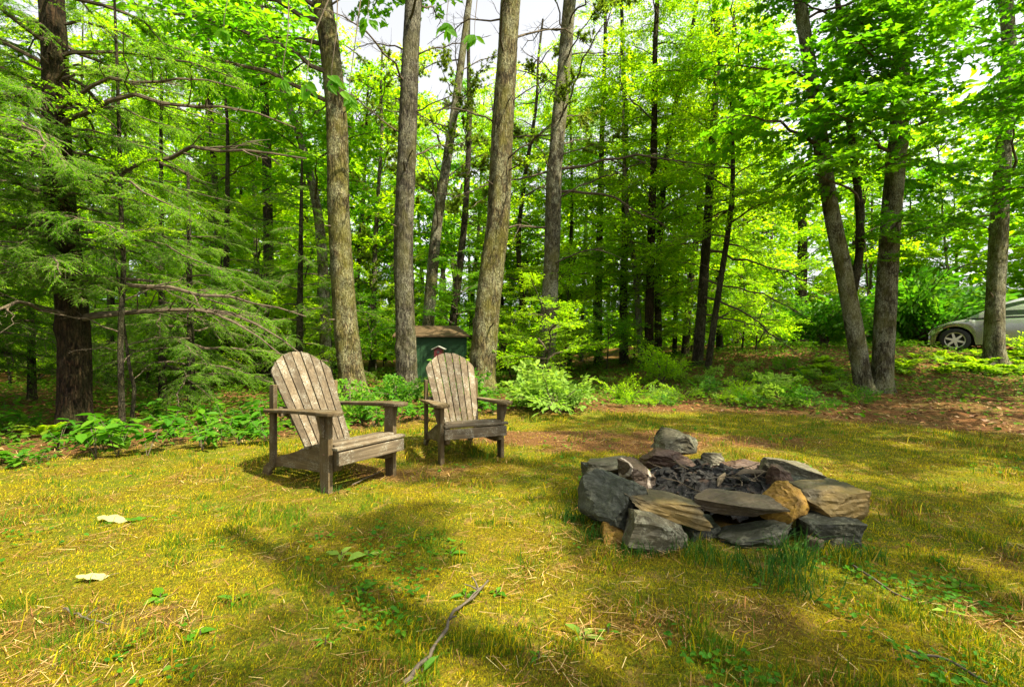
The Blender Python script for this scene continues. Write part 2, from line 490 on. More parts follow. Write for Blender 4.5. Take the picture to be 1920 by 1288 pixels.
# ------------------------------------------------------------------ ground
def build_ground():
    xs = np.concatenate([np.linspace(-90, -9, 40)[:-1], np.linspace(-9, 9, 240), np.linspace(9, 15, 50)[1:], np.linspace(15, 90, 30)[1:]])
    ys = np.concatenate([np.linspace(-40, 0, 20)[:-1], np.linspace(0, 9, 150), np.linspace(9, 16, 60)[1:], np.linspace(16, 120, 50)[1:]])
    X, Y = np.meshgrid(xs, ys)
    Z = ground_z(X, Y)
    nx = len(xs)
    i = np.arange(len(ys) - 1)[:, None] * nx; j = np.arange(nx - 1)[None]
    f = np.stack([i + j, i + j + 1, i + nx + j + 1, i + nx + j], -1).reshape(-1, 4)
    c = np.zeros((X.size, 3), np.float32)
    c[:, 0], c[:, 1] = masks(X.ravel(), Y.ravel())
    mb = MB(); mb.add(np.stack([X, Y, Z], -1).reshape(-1, 3), f, 0, c)
    o = mb.obj('ground', M['ground'], smooth=True)
    o['kind'] = 'structure'
def masks(x, y):
    e = lawn_edge(x) + (fbm(x * 1.1 + 50, y * 1.1 + 9) - .5) * 1.3
    lawn = 1 - sm(-.5, .35, y - e)
    nd = np.zeros_like(lawn)
    for cx, cy, rx, ry, a in ((1.15, 4.95, 1.75, .55, 1.0), (-.95, 3.72, .5, .28, .8), (.2, 5.0, .6, .5, .7), (1.35, 2.9, .75, .6, .7),
                              (2.55, 2.25, .45, .2, .6), (-1.55, 1.75, .35, .12, .5), (.75, 1.75, .35, .12, .5), (2.2, 1.7, .3, .1, .5)):
        q = ((x - cx) / rx) ** 2 + ((y - cy) / ry) ** 2 + (fbm(x * 3 + 7, y * 3 + 2) - .5) * 2.6
        nd = np.maximum(nd, a * (1 - sm(.55, 1.15, q)))
    return lawn, nd
build_ground()

# ------------------------------------------------------------------ leaf and branch library
LEAF_SHAPES = {
    'hex': np.array([(0, 0), (.26, .30), (.62, .27), (1, 0), (.62, -.27), (.26, -.30)]),
    'slim': np.array([(0, 0), (.3, .19), (.66, .17), (1, 0), (.66, -.17), (.3, -.19)]),
    'quad': np.array([(0, 0), (.45, .26), (1, 0), (.45, -.26)]),
    'maple': np.array([(0, 0), (.02, .30), (.38, .20), (.45, .50), (.70, .20), (1, 0), (.70, -.20), (.45, -.50), (.38, -.20), (.02, -.30)]),
    'strip': np.array([(0, .0), (.35, .15), (1, 0), (.35, -.15)]),
}
def leaves(mb, base, d, nrm, size, shape='hex', m=0, fold=.18, droop=.15, col=None):
    base = np.asarray(base, float).reshape(-1, 3); n = len(base)
    d = norm(d); nrm = np.asarray(nrm, float)
    side = norm(np.cross(nrm, d)); up = np.cross(d, side)
    size = np.broadcast_to(np.asarray(size, float), (n,))
    sh = LEAF_SHAPES[shape]; k = len(sh)
    u = sh[:, 0]; v = sh[:, 1]
    h = fold * np.abs(v) - droop * u ** 2
    co = base[:, None] + size[:, None, None] * (u[None, :, None] * d[:, None] + v[None, :, None] * side[:, None] + h[None, :, None] * up[:, None])
    h2 = k // 2
    idx = np.arange(n)[:, None] * k
    if k == 4:
        fs = [np.array([0, 1, 2]), np.array([0, 2, 3])]
    else:
        fs = [np.arange(0, h2 + 1), np.concatenate([[0], np.arange(h2, k)])]
    c = None if col is None else np.repeat(np.asarray(col, float), k, axis=0)
    first = True
    for a in fs:
        ff = idx + a[None]
        if first: mb.add(co.reshape(-1, 3), ff, m, c); first = False
        else: mb.f.append((ff + mb.n - n * k, m))

def leafy_branch(seed, L, leaf, shape, mats, up=.25, droop=.35, ntw=16, lsp=.55, tert=True, updown=.22, wood=.013):
    r = np.random.default_rng(seed); mb = MB()
    t = np.linspace(0, 1, 9)
    ax = np.stack([t * L, np.cumsum(r.normal(0, .02, 9)) * L, (up * t - droop * t ** 2) * L + np.cumsum(r.normal(0, .012, 9)) * L], 1)
    v, f = tube(ax, wood * L * (1 - .85 * t) + .002, 5); mb.add(v, f, 0)
    B, D, NN, SZ = [], [], [], []
    def put(pts, dirs, start=.15):
        ln = np.linalg.norm(pts[-1] - pts[0]); k = max(2, int(ln / (leaf * lsp)))
        for q in range(k):
            tt = start + (1 - start) * (q + .5) / k
            fi = tt * (len(pts) - 1); a = int(min(fi, len(pts) - 2))
            p = pts[a] + (pts[a + 1] - pts[a]) * (fi - a)
            w = norm(pts[a + 1] - pts[a]); sd = norm(np.cross((0, 0, 1), w) + 1e-6) * (1 if q % 2 else -1)
            ang = r.uniform(.5, 1.15)
            dd = w * math.cos(ang) + sd * math.sin(ang) + np.array([0, 0, r.normal(-.18, .25)])
            B.append(p); D.append(dd); NN.append(np.array([r.normal(0, .35), r.normal(0, .35), 1])); SZ.append(leaf * r.uniform(.6, 1.15))
        B.append(pts[-1]); D.append(dirs + r.normal(0, .2, 3)); NN.append(np.array([0, r.normal(0, .3), 1.])); SZ.append(leaf * r.uniform(.7, 1.1))
    for i in range(ntw):
        tt = .12 + .86 * (i + r.uniform(0, .7)) / ntw
        fi = tt * 8; a = int(min(fi, 7)); p = ax[a] + (ax[a + 1] - ax[a]) * (fi - a)
        w = norm(ax[a + 1] - ax[a]); sd = norm(np.cross((0, 0, 1), w)) * (1 if i % 2 else -1)
        ang = r.uniform(.6, 1.05)
        dd = norm(w * math.cos(ang) + sd * math.sin(ang) + np.array([0, 0, r.normal(.02, updown)]))
        l = L * (.42 * (1 - tt) + .16) * r.uniform(.6, 1.25)
        q = np.linspace(0, 1, 5)[:, None]
        tp = p + dd * q * l + np.array([0, 0, -1]) * (q ** 2) * l * r.uniform(.05, .3)
        v, f = tube(tp, np.linspace(.0045, .0015, 5) * max(L / 1.8, .5), 3); mb.add(v, f, 0)
        put(tp, dd)
        if tert and l > .28:
            for j in range(int(l / .13)):
                t2 = r.uniform(.2, .85); fi = t2 * 4; a = int(fi); p2 = tp[a] + (tp[a + 1] - tp[a]) * (fi - a)
                sd2 = norm(np.cross((0, 0, 1), dd)) * (1 if j % 2 else -1)
                d2 = norm(dd * .7 + sd2 * .75 + np.array([0, 0, r.normal(0, updown)]))
                l2 = l * r.uniform(.25, .5)
                tp2 = p2 + d2 * np.linspace(0, 1, 3)[:, None] * l2
                v, f = tube(tp2, [.002, .0015, .001], 3); mb.add(v, f, 0)
                put(tp2, d2)
    put(ax[4:], norm(ax[-1] - ax[-2]))
    leaves(mb, B, D, NN, SZ, shape, 1)
    return mb.mesh('branch', mats)

def hemlock_branch(seed, L):
    r = np.random.default_rng(seed); mb = MB()
    t = np.linspace(0, 1, 11)
    ax = np.stack([t * L, np.cumsum(r.normal(0, .03, 11)) * L, (.14 * t - .30 * t ** 2.2) * L + np.cumsum(r.normal(0, .012, 11)) * L], 1)
    v, f = tube(ax, .011 * L * (1 - .9 * t) + .0015, 5); mb.add(v, f, 0)
    B, D, NN, SZ = [], [], [], []
    def needles(tp, l):
        m2 = max(3, int(l / .0135)); n_ = len(tp) - 1
        for j in range(m2):
            t2 = (j + .5) / m2; fi2 = t2 * n_; b = int(min(fi2, n_ - 1)); p2 = tp[b] + (tp[b + 1] - tp[b]) * (fi2 - b)
            w2 = norm(tp[b + 1] - tp[b]); s2 = norm(np.cross((0, 0, 1), w2)) * (1 if j % 2 else -1)
            B.append(p2); D.append(w2 * .8 + s2 * r.uniform(.5, 1.1) + np.array([0, 0, r.normal(-.08, .22)]))
            NN.append(np.array([r.normal(0, .4), r.normal(0, .4), 1.])); SZ.append((.022 + .026 * (1 - t2)) * r.uniform(.6, 1.3))
    k = int(L / .042)
    for i in range(k):
        tt = r.uniform(.16, 1)
        fi = tt * 10; a = int(min(fi, 9)); p = ax[a] + (ax[a + 1] - ax[a]) * (fi - a)
        w = norm(ax[a + 1] - ax[a]); sd = norm(np.cross((0, 0, 1), w)) * r.choice([-1, 1])
        ang = r.uniform(.45, 1.15)
        dd = norm(w * math.cos(ang) + sd * math.sin(ang) + np.array([0, 0, r.normal(-.03, .13)]))
        l = L * (.34 * (1 - tt) ** .8 + .06) * r.uniform(.35, 1.25)
        q = np.linspace(0, 1, 6)[:, None]
        tp = p + dd * q * l + np.array([0, 0, -1]) * (q ** 2) * l * r.uniform(.05, .42) + np.cumsum(r.normal(0, .03, (6, 3)), 0) * l
        v, f = tube(tp, np.linspace(.003, .001, 6), 3); mb.add(v, f, 0)
        if r.random() < .08: continue
        needles(tp, l)
        for j in range(int(l / .06)):
            b = r.integers(1, 5); w2 = norm(tp[b + 1] - tp[b]); s2 = norm(np.cross((0, 0, 1), w2)) * r.choice([-1, 1])
            d2 = norm(w2 * .8 + s2 * r.uniform(.4, .9) + np.array([0, 0, r.normal(-.1, .15)])); l2 = r.uniform(.05, .16)
            q2 = np.linspace(0, 1, 4)[:, None]; t2 = tp[b] + d2 * q2 * l2 + np.array([0, 0, -1]) * q2 ** 2 * l2 * r.uniform(0, .5)
            v, f = tube(t2, [.0015, .0012, .001, .0008], 3); mb.add(v, f, 0)
            needles(t2, l2)
    leaves(mb, B, D, NN, SZ, 'strip', 1, 0, .2)
    return mb.mesh('branch', [M['twig'], M['hemlock']])

def pine_branch(seed, L):
    r = np.random.default_rng(seed); mb = MB()
    t = np.linspace(0, 1, 9)
    ax = np.stack([t * L, np.cumsum(r.normal(0, .025, 9)) * L, (.30 * t - .12 * t ** 2) * L + np.cumsum(r.normal(0, .02, 9)) * L], 1)
    v, f = tube(ax, .013 * L * (1 - .85 * t) + .002, 5); mb.add(v, f, 0)
    tips = []
    for i in range(14):
        tt = r.uniform(.35, 1); fi = tt * 8; a = int(min(fi, 7)); p = ax[a] + (ax[a + 1] - ax[a]) * (fi - a)
        dd = norm(np.array([.7, r.normal(0, .6), r.normal(.1, .3)])); l = L * r.uniform(.1, .3)
        tp = p + dd * np.linspace(0, 1, 4)[:, None] * l; v, f = tube(tp, [.004, .003, .002, .0015], 3); mb.add(v, f, 0)
        for q in (0.45, .7, 1.0): tips.append((p + dd * l * q, dd))
    B, D, NN, SZ = [], [], [], []
    for p, dd in tips:
        for j in range(26):
            B.append(p); D.append(dd * .6 + r.normal(0, .6, 3)); NN.append(r.normal(0, 1, 3)); SZ.append(r.uniform(.07, .13))
    leaves(mb, B, D, NN, np.array(SZ), 'strip', 1, 0, .1)
    return mb.mesh('branch', [M['twig'], M['pine']])

def bare_branch(seed, L, droop=.25, up=.15):
    r = np.random.default_rng(seed); mb = MB()
    t = np.linspace(0, 1, 10)
    ax = np.stack([t * L, np.cumsum(r.normal(0, .03, 10)) * L, (up * t - droop * t ** 2) * L + np.cumsum(r.normal(0, .02, 10)) * L], 1)
    v, f = tube(ax, .011 * L * (1 - .85 * t) + .002, 6); mb.add(v, f, 0)
    for i in range(13):
        tt = r.uniform(.2, .97); fi = tt * 9; a = int(min(fi, 8)); p = ax[a] + (ax[a + 1] - ax[a]) * (fi - a)
        dd = norm(np.array([.8, r.choice([-1, 1]) * r.uniform(.3, .9), r.normal(-.05, .35)])); l = L * r.uniform(.12, .4) * (1.1 - tt)
        q = np.linspace(0, 1, 6)[:, None]
        tp = p + dd * q * l + np.cumsum(r.normal(0, .018, (6, 3)), 0) * l * 2
        v, f = tube(tp, np.linspace(.006, .0018, 6) * max(.6, L / 2), 4); mb.add(v, f, 0)
        for j in range(2):
            b = r.integers(1, 5); d2 = norm(dd + r.normal(0, .5, 3))
            v, f = tube(tp[b] + d2 * np.linspace(0, 1, 3)[:, None] * l * .45, [.0028, .002, .0012], 3); mb.add(v, f, 0)
    return mb.mesh('bare_branch', [M['twig']])

LIB = {
    'maple': [leafy_branch(100 + i, 1.9, .115, 'maple', [M['twig'], M['maple']], .28, .38, 15, .60) for i in range(4)],
    'beech': [leafy_branch(200 + i, 1.9, .085, 'hex', [M['twig'], M['beech']], .22, .30, 17, .62) for i in range(4)],
    'ash': [leafy_branch(250 + i, 1.9, .10, 'slim', [M['twig'], M['maple']], .25, .35, 15, .5) for i in range(3)],
    'hemlock': [hemlock_branch(300 + i, 2.0) for i in range(5)],
    'pine': [pine_branch(400 + i, 1.8) for i in range(3)],
    'bare': [bare_branch(500 + i, 2.0) for i in range(5)],
    'far': [leafy_branch(600 + i, 2.6, .20, 'quad', [M['twig'], M['beech']], .3, .4, 15, .50, True, .35) for i in range(3)],
    'far2': [leafy_branch(650 + i, 2.6, .20, 'quad', [M['twig'], M['maple']], .3, .4, 15, .50, True, .35) for i in range(3)],
    'shrub': [leafy_branch(700 + i, 1.0, .125, 'hex', [M['twig'], M['pale_shrub']], .5, .5, 9, .55) for i in range(3)],
    'green_shrub': [leafy_branch(750 + i, 1.0, .10, 'hex', [M['twig'], M['herb']], .5, .5, 10, .5) for i in range(3)],
    'yellow_shrub': [leafy_branch(780 + i, 1.0, .085, 'slim', [M['twig'], M['beech']], .5, .5, 10, .5) for i in range(3)],
}

def put_branch(root, kind, loc, az, pitch, roll, sc, name=None, idx=None):
    lib = LIB[kind]
    me = lib[random.randrange(len(lib)) if idx is None else idx % len(lib)]
    o = link(name or ('bare_branch' if kind == 'bare' else 'branch'), me, root)
    o.location = Vector(loc) - root.location
    q = Matrix.Rotation(az, 4, 'Z') @ Matrix.Rotation(-pitch, 4, 'Y') @ Matrix.Rotation(roll, 4, 'X')
    o.rotation_euler = q.to_euler()
    o.scale = (sc, sc, sc)
    return o

def trunk_pts(path, d, top, flare=True):
    """photo pixels -> world polyline standing on the ground"""
    w = [P(px, py, d) for px, py in path]
    x0 = w[0].x + (w[0].x - w[1].x) * 0
    g = gz(w[0].x, d)
    pts = [Vector((w[0].x, d, g - .12))] + [p for p in w if p.z > g + .25]
    dirv = (pts[-1] - pts[-2]).normalized()
    dirv.y = 0.02
    while pts[-1].z < top:
        pts.append(pts[-1] + Vector((dirv.x * .6 + random.uniform(-.06, .06), random.uniform(-.05, .05), 1.0)).normalized() * 1.5)
        dirv *= .9
    return np.array([tuple(p) for p in pts])

def trunk_mesh(pts, r0, seed, mat, sides=14, step=.16, flare=.55, tip=.25, root=None, name='trunk'):
    r = np.random.default_rng(seed)
    sp = spline(pts, step)
    L = np.concatenate([[0], np.cumsum(np.linalg.norm(np.diff(sp, axis=0), axis=1))])
    t = L / L[-1]
    rad = r0 * (1 - (1 - tip) * t ** 1.1) * (1 + flare * np.exp(-L / max(.12, r0 * .9)))
    a = np.arange(sides) / sides * 2 * PI
    jit = np.ones((len(sp), sides))
    for k in range(1, 4):
        jit += .028 * np.sin(k * a[None] + r.uniform(0, 6) + np.sin(L * r.uniform(.5, 1.6) + r.uniform(0, 6))[:, None] * 1.2)
    jit += np.exp(-L / max(.14, r0 * 1.2))[:, None] * .30 * np.sin(5 * a + r.uniform(0, 6))[None]
    if sides >= 18:
        o1, o2 = r.uniform(0, 90, 2)
        A2, L2 = np.meshgrid(a, L)
        jit += .10 * (fbm(np.cos(A2) * 4.5 + o1 + L2 * .35, np.sin(A2) * 4.5 + o2 + L2 * .9, 3) - .5)
        jit += .16 * (vnoise(np.cos(A2) * 1.2 + o2, np.sin(A2) * 1.2 + o1 + L2 * .8) - .5)
        for q in range(6):
            za, aa = r.uniform(.3, 6), r.uniform(0, 6.28)
            jit += r.uniform(.08, .2) * np.exp(-((L2 - za) / .09) ** 2 - ((np.cos(A2 - aa) - 1) / .12) ** 2)
    jit += r.normal(0, .012, jit.shape)
    mb = MB()
    v, f = tube(sp - np.array(root.location)[None], rad, sides, jit=jit)
    mb.add(v, f)
    o = mb.obj(name, mat, root, smooth=True)
    return sp, rad

def at_height(sp, z):
    i = int(np.searchsorted(sp[:, 2], z)); i = min(max(i, 1), len(sp) - 1)
    a, b = sp[i - 1], sp[i]; t = np.clip((z - a[2]) / max(b[2] - a[2], 1e-6), 0, 1)
    return a + (b - a) * t

def dress(root, sp, kind, n, z0, z1, l0, l1, pitch=(0., .5), az=None, spread=PI, taper=True):
    ph = random.uniform(0, 6)
    for i in range(n):
        t = (i + random.random()) / n
        z = z0 + (z1 - z0) * t
        p = at_height(sp, z)
        A = ph + i * 2.4 + random.uniform(-.4, .4) if az is None else az + random.uniform(-spread, spread)
        L = (l0 + (l1 - l0) * t) * random.uniform(.75, 1.25)
        put_branch(root, kind, p, A, random.uniform(*pitch), random.uniform(-.3, .3), L)

def tree(name, label, cat, path, d, w, bark, top, crown, group=None, sides=14, seed=0, tip=.3, flare=.55, extra=()):
    pts = trunk_pts(path, d, top)
    root = thing(name, label, cat, (pts[0][0], pts[0][1], gz(pts[0][0], pts[0][1])), 0, group)
    near = sides >= 18
    sp, rad = trunk_mesh(pts, w / F * d / 2, seed or random.randrange(9999), BARKS[bark], 44 if near else sides, .06 if near else (.16 if d < 13 else .3), flare * (1.4 if near else 1), tip, root)
    if near:
        for q in range(5):
            z = random.uniform(1.2, 6); p = at_height(sp, z); A = random.uniform(0, 6.28)
            mb = MB(); l = w / F * d / 2 + random.uniform(.05, .22); dv = np.array([math.cos(A), math.sin(A), random.uniform(-.1, .5)])
            v, f = tube(p - np.array(root.location) + dv * np.linspace(0, 1, 4)[:, None] * l, np.array([.024, .02, .016, .012]) * random.uniform(.6, 1.2), 7); mb.add(v, f); mb.obj('broken_stub', M['twig'], root)
    for c in crown:
        dress(root, sp, *c)
    return root, sp

# ------------------------------------------------------------------ the named trees
TREES = {}
# left hemlock, close
r1, s1 = tree('hemlock_tree', 'big dark hemlock with reddish bark at the left edge of the lawn', 'tree',
     [(140, 815), (141, 640), (128, 500), (112, 350), (104, 100), (98, 0)], 5.3, 50, 'red', 11,
     [('hemlock', 48, 1.6, 6.0, 1.0, .85, (-.15, .15)), ('hemlock', 16, 6.0, 10.5, .9, .5, (-.1, .2)), ('bare', 6, 1.2, 5.0, .8, 1.0, (-.1, .25)), ('hemlock', 16, 1.6, 4.2, .55, .75, (-.1, .15), -1.0, 1.2), ('hemlock', 16, 1.55, 2.9, .45, .6, (-.08, .12), -.75, .7)], sides=20, flare=.35)
for z, az, L, pit in ((1.28, -.05, 1.2, -.03), (1.32, .12, 1.25, -.05), (1.75, 0.02, 1.3, -.05), (2.9, .05, 1.5, .0), (3.35, -.1, 1.4, .1), (2.75, PI - .2, .9, .1), (3.2, PI - .4, .9, .35)):
    put_branch(r1, 'bare', at_height(s1, z), az, pit, random.uniform(-.5, .5), L)
# second hemlock just outside the left edge
r2, s2 = tree('hemlock_tree', 'hemlock at the far left whose drooping sprays reach in from the frame edge', 'tree',
     [(-190, 800), (-185, 500), (-180, 100)], 6.2, 50, 'red', 11,
     [('hemlock', 60, .9, 6, 1.15, .9, (-.15, .15)), ('hemlock', 12, 1.2, 3.5, .8, .8, (-.1, .15), .1, .9)])
# understory hemlocks behind
for px, d, h, lab in ((-60, 7.6, 4.5, 'young hemlock half cut by the left frame edge'), (360, 7.2, 3.2, 'low bushy hemlock right of the thin stem pair'), (560, 9.8, 4.2, 'young hemlock whose sprays show left of the oak trunk'),
                      (60, 8.4, 5.5, 'young hemlock in the shade behind the big left hemlock'),
                      (305, 8.0, 5.2, 'bushy young hemlock between the big left hemlock and the left chair'),
                      (420, 10.5, 6.0, 'tall young hemlock with layered sprays behind the left chair'),
                      (205, 11.5, 7.5, 'slim hemlock deep behind the left hemlock trunk')):
    tree('hemlock_tree', lab, 'tree', [(px, 760), (px + random.uniform(-8, 8), 300)], d, 14, 'dark', h,
         [('hemlock', 34, .5, h, .85, .35, (-.15, .15))], sides=8)

tree('sapling', 'pair of thin dark stems beside the big hemlock trunk at the lawn edge', 'sapling',
     [(230, 822), (226, 640), (232, 500), (228, 420)], 5.15, 11, 'dark', 4.2, [('beech', 9, 1.8, 4.4, .35, .3, (.1, .6)), ('bare', 5, .6, 2.2, .3, .35, (.1, .6))], sides=8, flare=.2)
tree('sapling', 'bent thin stem leaning right of the big hemlock trunk', 'sapling',
     [(242, 805), (252, 730), (243, 690)], 5.4, 8, 'dark', 1.2, [('bare', 3, .5, 1.2, .25, .3, (.1, .6))], sides=6, flare=.1)
tree('beech_tree', 'forked dark trunk in the woods between hemlock and left chair', 'tree',
     [(432, 700), (425, 600), (412, 480), (405, 380), (395, 200)], 14.5, 16, 'dark', 12, [('beech', 16, 2.5, 10, 1.1, 1.0, (.0, .6)), ('bare', 4, 2, 5, .6, .7)], sides=10)
tree('pine_tree', 'straight dark pine trunk standing behind the left chair', 'tree',
     [(507, 700), (504, 500), (500, 300), (492, 100)], 13.5, 21, 'dark', 15, [('bare', 10, 2, 7, .8, .9, (-.1, .4)), ('beech', 10, 4, 12, 1.0, .9)], sides=10)
tree('maple_tree', 'slender curved trunk bending left above the left chair', 'tree',
     [(612, 720), (608, 560), (596, 400), (566, 270), (535, 180), (498, 80), (465, 0)], 12, 22, 'maple', 11,
     [('maple', 26, 4.2, 11, 1.05, .9, (0, .5))], sides=12)
r6, s6 = tree('oak_tree', 'thick furrowed oak trunk standing between the two chairs, nearer the left one', 'tree',
     [(668, 742), (652, 640), (642, 500), (637, 400), (630, 200), (618, 80), (605, 0)], 9.0, 45, 'oak', 15,
     [('maple', 12, 8.6, 14, 1.2, 1.0, (0, .5)), ('bare', 3, 5, 8, .7, .8, (.2, .6))], sides=22, tip=.5)
r7, s7 = tree('maple_tree', 'dark grey trunk rising straight behind the left edge of the right chair', 'tree',
     [(762, 748), (760, 640), (757, 480), (758, 400), (764, 250), (770, 100), (776, 0)], 8.8, 38, 'grey', 15,
     [('maple', 10, 8.6, 14, 1.2, 1.0, (0, .5)), ('bare', 9, 4.2, 7.5, .8, .9, (.1, .7))], sides=22, tip=.5)
tree('maple_tree', 'leaning trunk with a pale upper stem behind the green shed', 'tree',
     [(798, 690), (803, 600), (818, 430), (838, 300), (856, 180), (880, 0)], 15, 24, 'maple', 14,
     [('bare', 14, 4.5, 11, 1.0, 1.0, (.0, .8)), ('pine', 10, 5, 9, .8, .8)], sides=12)
tree('pine_tree', 'dark leaning trunk over the right end of the green shed', 'tree',
     [(838, 690), (850, 600), (862, 500), (872, 400), (880, 250)], 15.5, 16, 'dark', 11, [('pine', 12, 4.5, 10, .9, .7), ('bare', 6, 2.5, 6, .6, .7)], sides=10)
r9, s9 = tree('pine_tree', 'thick mossy pine trunk leaning right behind the right chair', 'tree',
     [(903, 735), (908, 640), (922, 500), (935, 400), (945, 200), (958, 0)], 9.6, 46, 'oak', 16,
     [('bare', 8, 4.2, 8, .9, 1.0, (-.1, .5)), ('pine', 18, 9, 15, 1.4, 1.2)], sides=22, tip=.5)
r10, s10 = tree('pine_tree', 'knobbly pine trunk with a broken limb right of the thick leaning pine', 'tree',
     [(1022, 720), (1026, 640), (1034, 480), (1040, 330), (1044, 290), (1050, 200), (1068, 0)], 11.3, 32, 'maple', 15,
     [('bare', 14, 2.8, 9, .95, 1.0, (-.2, .6)), ('pine', 9, 4.5, 9, .75, .8), ('pine', 14, 9, 14, 1.3, 1.1)], sides=20, tip=.5)
put_branch(r10, 'bare', at_height(s10, 5.2), PI + .15, -.22, .2, 1.3, idx=1)
put_branch(r10, 'bare', at_height(s10, 5.25), -.2, -.08, .2, 1.7, idx=2)
put_branch(r10, 'bare', at_height(s10, 4.6), .1, -.25, -.3, 1.6, idx=3)
mid = [
 ('thin forked stem behind and right of the thick leaning pine', [(985, 690), (978, 560), (972, 450), (985, 330), (1005, 200)], 16, 12, 'dark', 11, 'beech'),
 ('thin dark stem just right of the thick leaning pine', [(938, 690), (940, 560), (944, 420)], 17, 8, 'dark', 9, 'beech'),
 ('dark trunk in the woods right of the knobbly pine', [(1122, 690), (1122, 560), (1125, 400), (1130, 200)], 16.5, 16, 'dark', 13, 'beech'),
 ('greenish dark trunk left of the reddish trunk, in the woods', [(1170, 690), (1169, 560), (1172, 420), (1172, 200)], 15.5, 17, 'dark', 13, 'beech'),
 ('wavy thin stem leaning against the reddish trunk', [(1204, 700), (1197, 600), (1190, 500), (1178, 420), (1172, 330)], 14.5, 12, 'maple', 9, 'beech'),
 ('reddish trunk that forks high, in the middle of the woods', [(1216, 705), (1218, 560), (1222, 400), (1226, 290), (1228, 100)], 14, 18, 'red', 13, 'beech'),
 ('dark trunk touching the right side of the reddish trunk', [(1236, 700), (1234, 560), (1240, 400), (1256, 250), (1290, 90)], 14.8, 14, 'dark', 13, 'beech'),
 ('slim dark stem midway between reddish trunk and dark pine', [(1264, 680), (1268, 560), (1275, 430)], 16, 9, 'dark', 9, 'beech'),
 ('slender trunk leaning right beside the dark pine', [(1283, 680), (1292, 560), (1303, 470), (1316, 340)], 15, 14, 'dark', 11, 'beech'),
 ('straight dark pine trunk right of the woods centre', [(1306, 680), (1314, 600), (1325, 450), (1334, 300), (1345, 100)], 12.6, 20, 'dark', 13, 'beech'),
 ('thin dark trunk leaning right at the top of the bank', [(1325, 690), (1338, 610), (1352, 520), (1366, 430), (1374, 340)], 11.8, 13, 'dark', 9, 'beech'),
 ('thin trunk seen in the gap between oak and dark grey trunk', [(700, 690), (702, 500), (708, 380), (716, 250)], 17, 12, 'grey', 11, 'pine'),
 ('faint dark trunk left of the slender curved trunk', [(577, 700), (576, 600), (574, 450)], 18, 13, 'dark', 10, 'beech'),
 ('thin stem left of the straight dark pine behind left chair', [(460, 700), (458, 560), (452, 420)], 17, 9, 'dark', 9, 'beech'),
 ('thin stem between the knobbly pine and its dark neighbour', [(1068, 690), (1066, 560), (1072, 400), (1070, 250)], 18, 9, 'dark', 11, 'beech'),
 ('hair thin stem right of the knobbly pine', [(1090, 690), (1094, 520), (1100, 380)], 20, 8, 'grey', 11, 'beech'),
 ('distant short trunk with a round crown above the bank', [(1500, 640), (1502, 540), (1504, 480)], 22, 26, 'dark', 9, 'beech'),
]
for lab, path, d, w, bark, top, leafk in mid:
    tree('woodland_tree', lab, 'tree', path, d, w, bark, top,
         [(leafk, 26, 2.2 if d > 13 else 3.5, top, 1.0, .8, (-.1, .6)), ('bare', 4, 1.6, 5, .5, .6, (-.2, .5))], sides=9, flare=.25)
# long dead limbs drooping right off the bank pine
rb = thing('dead_limb', 'long dead limbs drooping down to the bank right of the leaning thin trunk', 'branch', PG(1322, 12.0) + Vector((0, 0, .0)))
for pxy, pit, L in (((1320, 560), -.42, 1.35), ((1318, 520), -.5, 1.3), ((1330, 470), -.33, 1.5), ((1325, 590), -.30, 1.0)):
    put_branch(rb, 'bare', P(*pxy, 12.2), -.15, pit, random.uniform(-1, 1), L)

# right maple clump: three trunks from one stool
pts = trunk_pts([(1624, 745), (1606, 640), (1580, 500), (1560, 400), (1545, 300), (1526, 170), (1500, 0)], 9.2, 13)
mp = thing('maple_tree', 'maple clump with two thick trunks and a thin one at the right of the lawn', 'tree', (pts[0][0], 9.2, gz(pts[0][0], 9.2)))
spA, _ = trunk_mesh(pts, 30 / F * 9.2 / 2, 41, M['bark_maple'], 44, .06, .6, .45, mp)
pts = trunk_pts([(1652, 735), (1660, 600), (1668, 450), (1680, 300), (1686, 200), (1692, 0)], 9.35, 14)
spB, _ = trunk_mesh(pts, 33 / F * 9.35 / 2, 42, M['bark_maple'], 44, .06, .6, .5, mp)
pts = np.array([tuple(P(x, y, 9.15)) for x, y in ((1600, 545), (1611, 480), (1612, 400), (1604, 320), (1592, 220), (1585, 120), (1570, 0), (1555, -150))])
spC, _ = trunk_mesh(pts, 14 / F * 9.2 / 2, 43, M['bark_dark'], 10, .16, .1, .5, mp, 'stem')
dress(mp, spA, 'maple', 19, 4.1, 12.0, 1.15, 1.0, (-.1, .5), -1.6, 1.9)
dress(mp, spB, 'maple', 23, 3.8, 12.5, 1.2, 1.0, (-.1, .5), -1.3, 2.2)
dress(mp, spC, 'maple', 10, 3.4, 8, 1.0, 1.0, (-.1, .5))
for z, az, L in ((2.9, -2.4, .6), (3.0, -1.2, .7), (3.2, -2.0, .7), (3.3, -.4, .6), (2.6, -1.7, .35)):
    put_branch(mp, 'maple', at_height(spB, z), az, .15, 0, L)
tree('maple_tree', 'single dark trunk at the right edge in front of the silver car', 'tree',
     [(1865, 680), (1865, 600), (1872, 450), (1880, 300), (1892, 100)], 11.3, 29, 'maple', 14,
     [('maple', 11, 3.9, 11, 1.1, .9, (-.1, .5)), ('ash', 8, 3.2, 6, .7, .8)], sides=18, tip=.45)
tree('maple_tree', 'leafy maple beyond the right edge overhanging the top right corner', 'tree',
     [(2150, 700), (2150, 300)], 7.5, 36, 'maple', 12, [('maple', 20, 3.2, 9, 1.3, .9, (-.1, .5))], sides=14)

